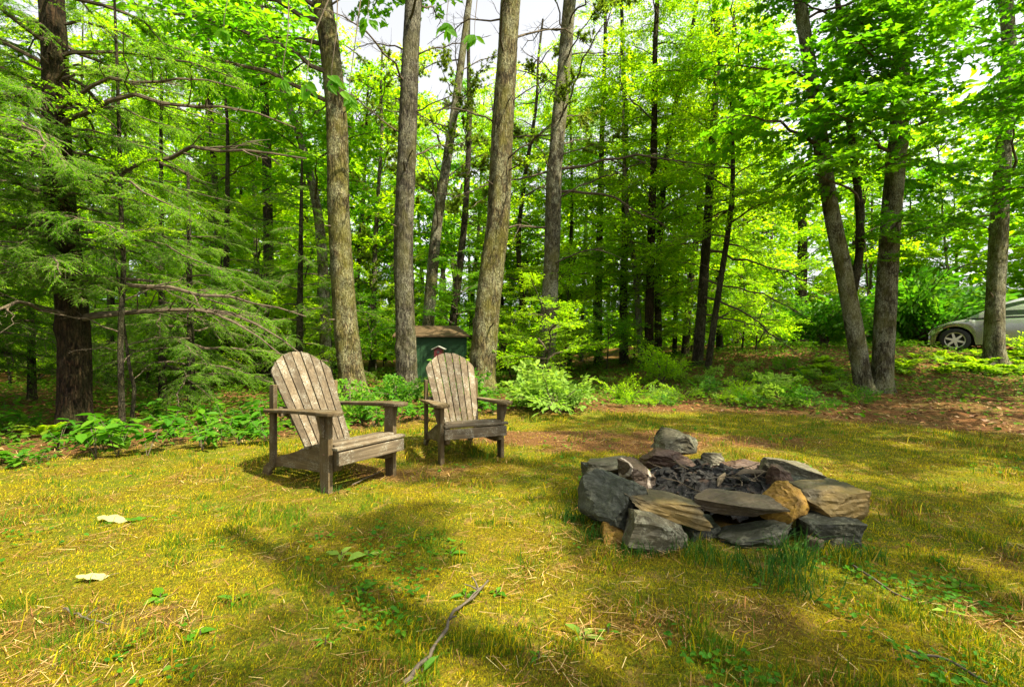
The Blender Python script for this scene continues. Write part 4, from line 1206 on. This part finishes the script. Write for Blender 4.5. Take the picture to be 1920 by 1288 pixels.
# ------------------------------------------------------------------ green shed and red birdhouse
def shed():
    p = PG(806, 13.2); g = p.z
    root = thing('garden_shed', 'small dark green shed with a brown roof among the trunks', 'shed', p, math.radians(14))
    w, dp, h = .92, .8, 1.22
    for nm, b in (('wall', (-w, w, -dp, -dp + .03, 0, h)), ('wall', (-w, w, dp - .03, dp, 0, h)), ('wall', (-w, -w + .03, -dp + .03, dp - .03, 0, h)), ('wall', (w - .03, w, -dp + .03, dp - .03, 0, h))):
        mb = MB(); mb.add(*box(*b)); mb.obj(nm, M['green_paint'], root)
    for x in (-w, -.3, .3, w - .04):
        mb = MB(); mb.add(*box(x - .002, x + .042, -dp - .012, -dp, .02, h - .01)); mb.obj('trim', M['green_paint'], root)
    rz_ = .27; ov = .1
    for s in (-1, 1):
        mb = MB()
        v = np.array([(-w - ov, s * (dp + ov), h - .03), (w + ov, s * (dp + ov), h - .03), (w + ov - .25, 0, h + rz_), (-w - ov + .25, 0, h + rz_)], float)
        v = np.vstack([v, v + (0, 0, .035)])
        mb.add(v, [(0, 1, 2, 3), (4, 7, 6, 5), (0, 4, 5, 1), (1, 5, 6, 2), (2, 6, 7, 3), (3, 7, 4, 0)]); mb.obj('roof_panel', M['brown_roof'], root)
    for s in (-1, 1):
        mb = MB(); v = np.array([(s * (w + ov), -dp - ov, h - .03), (s * (w + ov), dp + ov, h - .03), (s * (w + ov - .25), 0, h + rz_)], float)
        v = np.vstack([v, v + (0, 0, .033)]); mb.add(v, [(0, 1, 4, 3), (1, 2, 5, 4), (2, 0, 3, 5)]); mb.f.append((np.array([(0, 1, 2), (3, 5, 4)]), 0)); mb.obj('roof_hip', M['brown_roof'], root)
    return root
shed()
def birdhouse():
    p = PG(823, 7.0)
    root = thing('birdhouse', 'small dark red birdhouse with a pale roof showing over the right chair', 'birdhouse', p)
    z0 = .80
    mb = MB(); mb.add(*box(-.02, .02, -.02, .02, -.1, z0)); mb.obj('post', M['wood_leg'], root)
    mb = MB(); add_prism(mb, [(-.062, z0), (.062, z0), (.062, z0 + .14), (0, z0 + .175), (-.062, z0 + .14)], 'y', -.07, .07); mb.obj('box', M['red_paint'], root)
    for s in (-1, 1):
        mb = MB(); add_prism(mb, [(s * .0, z0 + .178), (s * .098, z0 + .133), (s * .10, z0 + .142), (s * 0, z0 + .188)], 'y', -.09, .09); mb.obj('roof_panel', M['pale_roof'], root)
    mb = MB(); a = np.arange(14) / 14 * 2 * PI; add_prism(mb, [(.022 * math.cos(q), z0 + .095 + .022 * math.sin(q)) for q in a], 'y', -.0735, -.0705); mb.obj('entrance_hole', M['black'], root)
birdhouse()

# ------------------------------------------------------------------ silver car
def car():
    yaw = math.radians(180 - 40)         # local +x points to the nose
    fw = P(1790, 638, 12.75)             # near front wheel centre
    nx, ny = math.cos(yaw), math.sin(yaw)
    # near side is local +y or -y?  near side normal must face the camera
    side = Vector((-ny, nx, 0)); sgn = 1 if side.dot(Vector((-fw.x, -fw.y, 0))) > 0 else -1
    wx, hwid = 1.36, .86
    org = Vector((fw.x, fw.y, 0)) - Vector((nx, ny, 0)) * wx - side * sgn * (hwid - .10)
    root = thing('parked_car', 'silver car parked beyond the ferns behind the right tree', 'car', (org.x, org.y, fw.z - .32), yaw)
    xs = np.unique(np.concatenate([np.linspace(-2.2, 1.88, 45), np.linspace(wx - .40, wx + .40, 31), np.linspace(-1.30 - .40, -1.30 + .40, 25)]))
    topz = lambda x: np.interp(x, [-2.2, -2.1, -1.6, -1.0, .75, 1.1, 1.45, 1.70, 1.82, 1.88], [.72, .90, .98, .96, .93, .90, .82, .71, .62, .50])
    half = lambda x: hwid * np.clip(1 - np.clip((np.abs(x) - 1.30) / .58, 0, 1) ** 2.2 * .62, 0, 1)
    def zbot(x):
        z = np.full_like(x, .20)
        for c in (wx, -1.30):
            q = .375 ** 2 - (x - c) ** 2; z = np.where(q > 0, np.maximum(z, .32 + np.sqrt(np.maximum(q, 0))), z)
        return np.minimum(z, topz(x) - .03)
    n = len(xs); zb, zt, hw = zbot(xs), topz(xs), half(xs)
    prof = [(1.0, 0.0, 0), (1.0, .18, 0), (1.01, .42, 0), (1.0, .68, 0), (.975, .86, 0), (.93, .96, 0), (.80, 1.0, 0), (.4, 1.02, 0), (0, 1.03, 0)]
    ring = prof + [(-a, b, 0) for a, b, _ in prof[-2::-1]]
    m = len(ring)
    V = np.zeros((n, m, 3))
    for j, (a, b, _) in enumerate(ring):
        lean = 1 - .06 * max(0, .5 - b)
        V[:, j, 0] = xs; V[:, j, 1] = hw * a * lean; V[:, j, 2] = zb + (zt - zb) * b
    i = np.arange(n - 1)[:, None] * m; j = np.arange(m - 1)[None]
    f = np.stack([i + j, i + j + 1, i + m + j + 1, i + m + j], -1).reshape(-1, 4)
    mb = MB(); mb.add(V.reshape(-1, 3), f)
    mb.f.append((np.arange(m)[None], 0)); mb.f.append(((np.arange(m) + (n - 1) * m)[None, ::-1], 0))
    body = mb.obj('body', M['silver'], root, smooth=True)
    # greenhouse
    gx = np.array([1.12, .95, .70, .42, .1, -.4, -.9, -1.3, -1.65, -1.95])
    gt = np.array([.905, 1.00, 1.15, 1.30, 1.41, 1.46, 1.45, 1.40, 1.27, .96])
    V = []
    for x, z in zip(gx, gt):
        b = topz(x) - .01; hw_ = half(x) * .955; k = (z - b) / .5; hr = hw_ - .19 * k
        V.append([(x, hw_, b), (x, hw_ - .19 * k * .5, b + (z - b) * .5), (x, hr, z - .03 * k), (x, hr * .85, z), (x, 0, z + .015 * k), (x, -hr * .85, z), (x, -hr, z - .03 * k), (x, -hw_ + .19 * k * .5, b + (z - b) * .5), (x, -hw_, b)])
    V = np.array(V); n2, m2 = V.shape[:2]
    i = np.arange(n2 - 1)[:, None] * m2; j = np.arange(m2 - 1)[None]
    f = np.stack([i + j, i + j + 1, i + m2 + j + 1, i + m2 + j], -1).reshape(-1, 4)
    mb = MB(); mb.add(V.reshape(-1, 3), f); mb.obj('cabin', M['silver'], root, smooth=True)
    def gh(x, t, s):      # point on the cabin side, t 0 belt .. 1 roof edge
        z = np.interp(-x, -gx, gt); b = topz(x) - .01; hw_ = half(x) * .955; k = (z - b) / .5
        return (x, s * (hw_ - .19 * k * t + .004), b + (z - .03 * k - b) * t)
    for s in (-1, 1):
        for x0, x1 in ((.78, -.18), (-.26, -1.15), (-1.22, -1.62)):
            q = np.linspace(x0, x1, 9); mb = MB()
            lo = np.array([gh(x, .10, s) for x in q]); hi = np.array([gh(x, .90, s) for x in q])
            v = np.vstack([lo, hi]); k = len(q); a = np.arange(k - 1)
            mb.add(v, np.stack([a, a + 1, a + 1 + k, a + k], 1)); mb.obj('side_window', M['glass'], root, smooth=True)
        # mirror
        mb = MB(); t = np.linspace(0, 1, 7); v, f = tube(np.stack([.70 + 0 * t, s * (.84 + .17 * t), .985 + 0 * t], 1), [.03, .05, .068, .07, .068, .055, .02], 10); mb.add(v, f)
        mb.obj('wing_mirror', M['silver'], root, smooth=True)
        # door seams and handle
        for x0 in (.80, -.22, -1.12):
            mb = MB(); q = np.linspace(.08, .93, 8); y = half(np.array([x0]))[0]
            zz = .2 + (topz(x0) - .2) * q; pr = np.interp(q, [0, .18, .42, .68, .86, .96], [1, 1, 1.01, 1, .975, .93]) * (1 - .06 * np.maximum(0, .5 - q))
            v, f = tube(np.stack([0 * q + x0, s * (y * pr + .001), zz], 1), [.004] * 8, 4); mb.add(v, f); mb.obj('door_seam', M['black'], root)
        for x0 in (-.05, -.95):
            mb = MB(); mb.add(*box(x0 - .09, x0 + .09, s * .855 - .014, s * .855 + .014, .78, .81)); bevel(mb.obj('door_handle', M['silver'], root), .008)
        # headlight
        mb = MB(); q = np.linspace(1.60, 1.83, 7); lo = np.stack([q, s * (half(q) * 1.0 + .004), topz(q) - .15], 1); hi = np.stack([q, s * (half(q) * .95 + .006), topz(q) - .035], 1)
        v = np.vstack([lo, hi]); a = np.arange(6); mb.add(v, np.stack([a, a + 1, a + 8, a + 7], 1)); mb.obj('headlight', M['lamp_clear'], root, smooth=True)
        for c in (wx, -1.30):
            ho = link('wheel', None, root); ho.location = (c, s * (hwid - .10), .32)
            mb = MB(); a = np.linspace(0, 2 * PI, 33)[:-1]; pr = [(.215, -.09), (.29, -.10), (.315, -.08), (.32, 0), (.315, .08), (.29, .10), (.215, .09)]
            v = np.array([(r_ * math.cos(q), h_ , r_ * math.sin(q)) for q in a for r_, h_ in pr]); k = len(pr)
            fs = [(p_ * k + j_, p_ * k + j_ + 1, ((p_ + 1) % 32) * k + j_ + 1, ((p_ + 1) % 32) * k + j_) for p_ in range(32) for j_ in range(k - 1)]
            mb.add(v, fs); mb.obj('tyre', M['black'], ho, smooth=True)
            mb = MB(); yo = s * .075
            v, f = tube(np.array([(.205 * math.cos(q), yo, .205 * math.sin(q)) for q in np.linspace(0, 2 * PI, 33)]), [.016] * 33, 6); mb.add(v, f)
            for p_ in range(6):
                q = p_ * PI / 3 + .3; dq = np.array([math.cos(q), 0, math.sin(q)]); pq = np.array([-math.sin(q), 0, math.cos(q)])
                v = np.array([dq * .04 + pq * .03, dq * .04 - pq * .03, dq * .20 - pq * .022, dq * .20 + pq * .022]); v = np.vstack([v + (0, yo, 0), v + (0, yo - s * .03, 0)])
                mb.add(v, [(0, 1, 2, 3), (7, 6, 5, 4), (0, 4, 5, 1), (1, 5, 6, 2), (2, 6, 7, 3), (3, 7, 4, 0)])
            add_prism(mb, [(.055 * math.cos(q), .055 * math.sin(q)) for q in np.linspace(0, 2 * PI, 15)[:-1]], 'y', yo - s * .03, yo + s * .004)
            mb.obj('rim', M['rim'], ho)
            mb = MB(); add_prism(mb, [(.215 * math.cos(q), .215 * math.sin(q)) for q in np.linspace(0, 2 * PI, 25)[:-1]], 'y', yo - s * .06, yo - s * .05); mb.obj('brake_disc', M['black'], ho)
    # windscreen
    q = np.linspace(.98, .40, 7); mb = MB(); zz = np.interp(-q, -gx, gt); w_ = .70 - .1 * (np.arange(7) / 6)
    v = np.vstack([np.stack([q + .006, -w_, zz + .006], 1), np.stack([q + .006, 0 * w_, zz + .024], 1), np.stack([q + .006, w_, zz + .006], 1)]); a = np.arange(6)
    mb.add(v, np.vstack([np.stack([a, a + 1, a + 8, a + 7], 1), np.stack([a + 7, a + 8, a + 15, a + 14], 1)])); mb.obj('windscreen', M['glass'], root, smooth=True)
    # floor pan, arch liners
    mb = MB(); mb.add(*box(-2.05, 1.74, -.50, .50, .17, .5)); mb.obj('underbody', M['black'], root)
    mb = MB(); mb.add(*box(1.85, 1.893, -.28, .28, .27, .42)); bevel(mb.obj('grille', M['black'], root), .01)
    return root
car()

# ------------------------------------------------------------------ lawn: grass, needles, weeds, leaves, sticks
def polar(n, d0, d1, seed, amax=1.02, pw=1.0):
    r = np.random.default_rng(seed)
    d = np.exp(r.uniform(math.log(d0), math.log(d1), n)); px = r.uniform(-1.45, 1.45, n)
    return px * d, d, r
def in_pit(x, y):
    return ((x - fpx) / .66) ** 2 + ((y - 2.88) / .52) ** 2 < 1
def tri_blades(mb, x, y, h, w, lean, az, col, z=None):
    n = len(x); z = ground_z(x, y) - .004 if z is None else z
    b = np.stack([x, y, z], 1)
    s = np.stack([-np.sin(az + 1.2), np.cos(az + 1.2), 0 * az], 1) * (w / 2)[:, None]
    dirv = np.stack([np.cos(az), np.sin(az), 0 * az], 1)
    m_ = b + dirv * (lean * h * .35)[:, None] + np.array([0, 0, 1]) * (h * .62)[:, None]
    t_ = b + dirv * (lean * h)[:, None] + np.array([0, 0, 1]) * (h * np.clip(1.05 - .45 * lean, .12, 1))[:, None]
    v = np.stack([b - s, b + s, m_ + s * .7, m_ - s * .7, t_], 1)
    i = np.arange(n)[:, None] * 5
    c = np.repeat(col, 5, axis=0)
    k = mb.n
    mb.add(v.reshape(-1, 3), i + np.array([[0, 1, 2, 3]]), 0, c); mb.f.append((i + np.array([[3, 2, 4]]) + k, 0))
def pick(r, w, pal):
    """w: n x k weights -> colours"""
    w = w / w.sum(1, keepdims=True); u = r.random(len(w))[:, None]; idx = (np.cumsum(w, 1) < u).sum(1).clip(0, len(pal) - 1)
    c = np.array(pal)[idx]; return c * r.uniform(.7, 1.3, (len(w), 1)) * r.uniform(.9, 1.1, (len(w), 3))
PAL = [(.38, .315, .003), (.155, .17, .003), (.060, .13, .003), (.32, .22, .025), (.14, .070, .014)]
def grass():
    mb = MB()
    x, y, r = polar(400000, 1.05, 8.0, 1)
    lawn, nd = masks(x, y)
    keep = (r.random(len(x)) < lawn * (1 - .72 * nd)) & ~in_pit(x, y)
    x, y, nd = x[keep], y[keep], nd[keep]; n = len(x)
    p1 = fbm(x * 1.6 + 11, y * 1.6 + 4); p2 = fbm(x * 4.5 + 2, y * 4.5 + 70); p3 = fbm(x * 2.4 + 90, y * 2.4 + 33)
    wgt = np.stack([.9 * sm(.35, .6, p1) + .15, .35 + 0 * x, .10 + 1.4 * sm(.52, .68, p2), .10 + .7 * sm(.52, .66, p3), .10 + 1.5 * sm(.51, .63, p3) + nd], 1)
    col = pick(r, wgt, PAL)
    tall = sm(.55, .72, p2)
    h = r.uniform(.008, .027, n) * (.75 + 1.6 * tall) * (.8 + .1 * y)
    w = r.uniform(.0016, .0036, n) * (.70 + .28 * y)
    tri_blades(mb, x, y, h, w, np.abs(r.normal(.55, .4, n)), r.uniform(0, 6.28, n), col)
    o = mb.obj('lawn_grass', M['grass'])
    tag(o, 'short yellow green mossy lawn grass', 'grass', None, 'stuff')
    # scattered longer blades
    mb = MB(); x, y, r = polar(9000, 1.05, 6.5, 2)
    p2 = fbm(x * 4.5 + 2, y * 4.5 + 70); lawn, nd = masks(x, y)
    keep = (r.random(len(x)) < lawn * sm(.46, .66, p2)) & ~in_pit(x, y); x, y = x[keep], y[keep]; n = len(x)
    tri_blades(mb, x, y, r.uniform(.05, .12, n), r.uniform(.003, .005, n) * (.8 + .2 * y), np.abs(r.normal(.5, .35, n)), r.uniform(0, 6.28, n), pick(r, np.tile([.3, .5, .8, .3, .0], (n, 1)), PAL))
    tag(mb.obj('long_grass', M['grass']), 'longer green blades standing out of the lawn in loose patches', 'grass', None, 'stuff')
grass()
def clover():
    mb = MB(); x, y, r = polar(26000, 1.1, 6.5, 12)
    lawn, nd = masks(x, y); p = fbm(x * 2.1 + 33, y * 2.1 + 71); q = fbm(x * 7 + 3, y * 7 + 1)
    keep = (r.random(len(x)) < lawn * sm(.54, .68, p) * sm(.42, .6, q)) & ~in_pit(x, y); x, y = x[keep], y[keep]; n = len(x)
    a = r.uniform(0, 6.28, n)
    leaves(mb, np.stack([x, y, ground_z(x, y) + r.uniform(.012, .04, n)], 1), np.stack([np.cos(a), np.sin(a), r.normal(.1, .25, n)], 1), r.normal(0, .3, (n, 3)) + (0, 0, 1), r.uniform(.012, .03, n) * (.8 + .12 * y), 'hex', 0)
    tag(mb.obj('clover', M['herb']), 'small round leaved clover and herbs growing in patches of the lawn', 'clover', None, 'stuff')
clover()
def litter():
    # dry pine needles lying on the ground
    mb = MB(); x, y, r = polar(42000, 1.05, 12, 5)
    lawn, nd = masks(x, y); p3 = fbm(x * 2.4 + 90, y * 2.4 + 33)
    keep = (r.random(len(x)) < np.maximum(np.maximum(nd, .12 + .5 * sm(.5, .66, p3)), 1 - lawn)) & ~in_pit(x, y); x, y = x[keep], y[keep]; n = len(x)
    z = ground_z(x, y) + r.uniform(.006, .022, n)
    a = r.uniform(0, 6.28, n); l = r.uniform(.03, .09, n) * (.8 + .07 * y); w = r.uniform(.0006, .0014, n) * (.7 + .3 * y)
    dv = np.stack([np.cos(a), np.sin(a), r.normal(0, .12, n)], 1) * l[:, None]; sv_ = np.stack([-np.sin(a), np.cos(a), 0 * a], 1) * w[:, None]
    b = np.stack([x, y, z], 1); v = np.stack([b - sv_, b + sv_, b + dv + sv_ * .6, b + dv - sv_ * .6], 1)
    col = pick(r, np.tile([.5, .6, .4, .25], (n, 1)), [(.30, .17, .06), (.20, .10, .035), (.40, .28, .12), (.09, .05, .02)])
    mb.add(v.reshape(-1, 3), np.arange(n)[:, None] * 4 + np.arange(4)[None], 0, np.repeat(col, 4, 0))
    tag(mb.obj('pine_needle_litter', M['litter']), 'brown dry pine needles scattered on lawn and forest floor', 'needles', None, 'stuff')
    # dead leaves on forest floor and right slope
    mb = MB(); r = np.random.default_rng(8); n = 30000
    x = r.uniform(-12, 15, n); y = 2.5 + 14 * r.random(n) ** 1.3
    lawn, nd = masks(x, y); keep = r.random(n) < (1 - lawn) * np.clip(.35 + .65 * sm(2, 6, x), 0, 1); x, y = x[keep], y[keep]; n = len(x)
    b = np.stack([x, y, ground_z(x, y) + r.uniform(.008, .03, n)], 1); a = r.uniform(0, 6.28, n)
    col = pick(r, np.tile([.6, .5, .35, .2], (n, 1)), [(.17, .075, .026), (.095, .040, .018), (.22, .12, .05), (.26, .17, .09)])
    leaves(mb, b, np.stack([np.cos(a), np.sin(a), r.normal(0, .25, n)], 1), r.normal(0, .35, (n, 3)) + (0, 0, 1), r.uniform(.035, .085, n), 'quad', 0, .3, -.2, col)
    tag(mb.obj('dead_leaves', M['litter']), 'brown dead leaves covering the slope and the floor of the woods', 'leaves', None, 'stuff')
    # low green ground cover in the woods and on the bank
    mb = MB(); r = np.random.default_rng(9); n = 90000
    x = r.uniform(-12, 14, n); y = 3 + 15 * r.random(n)
    lawn, nd = masks(x, y); pn = fbm(x * .8 + 4, y * .8 + 60)
    keep = r.random(n) < (1 - lawn) * (.25 + .75 * sm(.40, .56, pn)) * np.where((x > 4.8) & (y < 8.8), .22, 1); x, y = x[keep], y[keep]; n = len(x)
    b = np.stack([x, y, ground_z(x, y) + r.uniform(.02, .16, n)], 1); a = r.uniform(0, 6.28, n)
    leaves(mb, b, np.stack([np.cos(a), np.sin(a), r.normal(.1, .3, n)], 1), r.normal(0, .3, (n, 3)) + (0, 0, 1), r.uniform(.03, .09, n), 'hex', 0)
    tag(mb.obj('ground_cover', M['cover']), 'low green ground cover under the trees and along the bank', 'ground cover', None, 'stuff')
litter()

def tuft(px, py, h, n, label, seed, spread=.05):
    r = np.random.default_rng(seed); p = GP(px, py); mb = MB()
    x = r.normal(0, spread, n); y = r.normal(0, spread * .6, n)
    col = pick(r, np.tile([.15, .4, 1.0], (n, 1)), [(.12, .17, .015), (.05, .14, .015), (.022, .085, .008)])
    tri_blades(mb, x, y, r.uniform(.5, 1.1, n) * h, r.uniform(.003, .006, n), np.abs(r.normal(.55, .35, n)), r.uniform(0, 6.28, n), col, z=np.zeros(n) - .01)
    o = mb.obj('grass_tuft', M['grass']); o.location = p
    tag(o, label, 'grass tuft', 'grass tufts around the fire pit')
tuft(1488, 1062, .20, 130, 'deep green grass tuft in front of the ochre stone', 1)
tuft(1452, 1088, .17, 120, 'sprawling grass tuft nearest the viewer before the pit', 2, .09)
tuft(1082, 975, .16, 110, 'dark green grass tuft left of the big blue boulder', 3, .07)
tuft(1125, 1010, .13, 80, 'grass tuft under the big blue boulder', 4, .06)
tuft(1200, 1038, .11, 80, 'grass tuft at the foot of the lichen covered stone', 5, .07)
tuft(1290, 1040, .12, 70, 'grass tuft right of the lichen covered stone', 6, .06)
tuft(1380, 1062, .14, 70, 'thin long grass tuft under the pinkish slab', 7, .1)
tuft(1600, 1052, .12, 80, 'grass tuft at the right foot of the pit', 8, .07)
tuft(1510, 1118, .10, 50, 'small pale grass tuft out on the lawn before the pit', 9, .05)
tuft(620, 925, .09, 50, 'grass tuft at the near front leg of the left chair', 10, .05)

WEED = [
 (640, 1040, 'pale weed with upright pointed leaves at centre left of the lawn', 4, .13), (690, 1040, 'weed with two long leaves just right of the pale one', 3, .12),
 (845, 1035, 'low narrow leaved weed in front of the right chair', 5, .09), (680, 1115, 'round leaved weed in the lower middle of the lawn', 3, .07),
 (872, 1122, 'weed growing beside the upper end of the long stick', 6, .08), (1140, 1190, 'bright green curled leaf plant below the fire pit', 3, .09),
 (1095, 1200, 'pale flattened weed left of the curled leaf plant', 4, .08), (1800, 1100, 'two leaved weed at the right side of the lawn', 3, .10),
 (1775, 1150, 'small forked weed below the two leaved one', 3, .08), (300, 1118, 'weed in the lower left of the lawn', 4, .07),
 (440, 1125, 'leafy weed right of the lower left one', 4, .07), (1075, 862, 'tiny pale weed left of the fire pit', 5, .06),
 (1425, 1100, 'weed right below the fire pit tuft', 3, .07), (375, 1195, 'weed near the bottom left edge', 4, .07), (1010, 1240, 'weed at the bottom middle right of the stick', 4, .06),
 (930, 1115, 'weed at the tip of the long stick', 4, .06), (790, 1270, 'round leaf beside the lower end of the stick', 2, .07), (610, 1215, 'small bright weed low in the middle left', 4, .06)]
for k, (px, py, lab, n, sz) in enumerate(WEED):
    p = GP(px, py); root = thing('weed', lab, 'weed', p)
    r = np.random.default_rng(900 + k); a0 = r.uniform(0, 6)
    for j in range(n):
        a = a0 + j * 2 * PI / n + r.normal(0, .3); mb = MB()
        leaves(mb, [(math.cos(a) * .006, math.sin(a) * .006, .01)], [(math.cos(a), math.sin(a), r.uniform(.1, .6))], [(0, 0, 1)], sz * .8 * r.uniform(.45, 1.25), ('slim', 'hex', 'strip')[(k + (j > 1)) % 3 if k % 3 == 2 else k % 2], 0, r.uniform(.15, .5), r.uniform(.1, .6))
        mb.obj('leaf', M['pale_shrub'] if k in (0, 1, 6, 8) else M['herb'], root)
    mb = MB(); v, f = tube([(0, 0, -.02), (0, 0, .0), (.002, 0, .025)], [.003, .003, .002], 5); mb.add(v, f); mb.obj('stem', M['twig'], root)

for k, (px, py, L, lab) in enumerate(((212, 975, .17, 'cream dry leaf lying on the lawn, the farther of the pale pair at left'), (176, 1085, .12, 'cream dry leaf with a dark spot lying lower left, nearer the viewer'), (255, 972, .10, 'green leaf touching the farther cream leaf'))):
    p = GP(px, py); mb = MB()
    t = np.linspace(0, 1, 9); w = np.sin(PI * t ** .8) * (.17 + .05 * np.sin(t * 17 + k)) + .004
    r = np.random.default_rng(k)
    rows = np.stack([np.stack([t - .5, w * s, .05 * s * s * np.sin(t * 9 + s * 2) + .05 * np.sin(t * 5 + k) + r.normal(0, .012, 9)], 1) for s in (-1, -.5, 0, .5, 1)], 1) * L
    i = np.arange(8)[:, None] * 5; j = np.arange(4)[None]
    mb.add(rows.reshape(-1, 3), np.stack([i + j, i + j + 1, i + 5 + j + 1, i + 5 + j], -1).reshape(-1, 4))
    o = mb.obj('fallen_leaf', M['herb'] if k == 2 else M['bone_leaf'], smooth=True); o.location = p + Vector((0, 0, .02)); o.rotation_euler = (.30, .12, .1 + .35 * k)
    tag(o, lab, 'leaf')
    mb = MB(); v, f = tube(np.array([(.5, 0, .02), (.62, .02, .03), (.72, .05, .02)]) * L, [.002, .0016, .001], 5); mb.add(v, f); mb.obj('leaf_stalk', M['twig'], o)

def stick(path, r0, r1, label, twigs=(), seed=1):
    r = np.random.default_rng(seed)
    w = [GP(px, py) + Vector((0, 0, .022 + lift)) for px, py, lift in path]
    root = thing('stick', label, 'stick', w[0])
    pts = spline(np.array([tuple(p - w[0]) for p in w]), .03); n = len(pts)
    pts[1:-1] += r.normal(0, .003, (n - 2, 3))
    mb = MB(); v, f = tube(pts, np.linspace(r0, r1, n) * (1 + r.normal(0, .12, n)), 8, jit=1 + r.normal(0, .06, (n, 8))); mb.add(v, f); mb.obj('shaft', M['stick'], root, smooth=True)
    for (t, dx, dy, dz) in twigs:
        p = pts[int(t * (n - 1))]
        mb = MB(); v, f = tube(np.stack([p, p + np.array([dx * .5, dy * .5, dz * .7]), p + np.array([dx, dy, dz])]), [r1, r1 * .7, r1 * .4], 6); mb.add(v, f); mb.obj('side_twig', M['stick'], root, smooth=True)
stick([(755, 1300, 0), (800, 1245, 0), (835, 1200, .01), (852, 1165, .01), (880, 1140, .0), (915, 1108, .02)], .0072, .0048,
      'long crooked grey stick lying on the lawn at the bottom middle', ((.8, .04, .05, .02), (.93, -.03, .03, .04), (.55, .03, -.01, .02), (.9, -.06, .02, .015)), 3)
stick([(120, 1140, 0), (160, 1165, .005), (212, 1180, .005)], .004, .002, 'thin brown twig lying in the lower left of the lawn', ((.6, .02, .03, .02),), 4)
stick([(1600, 1075, 0), (1660, 1115, .005), (1710, 1140, .005)], .005, .003, 'dark twig lying on the lawn right of the fire pit', (), 5)
stick([(1700, 1230, 0), (1790, 1262, .005), (1850, 1300, .005)], .005, .003, 'dark twig at the bottom right of the lawn', (), 6)
stick([(660, 915, 0), (700, 900, .02), (735, 880, .02)], .004, .002, 'dry twig lying under the front of the left chair', (), 7)
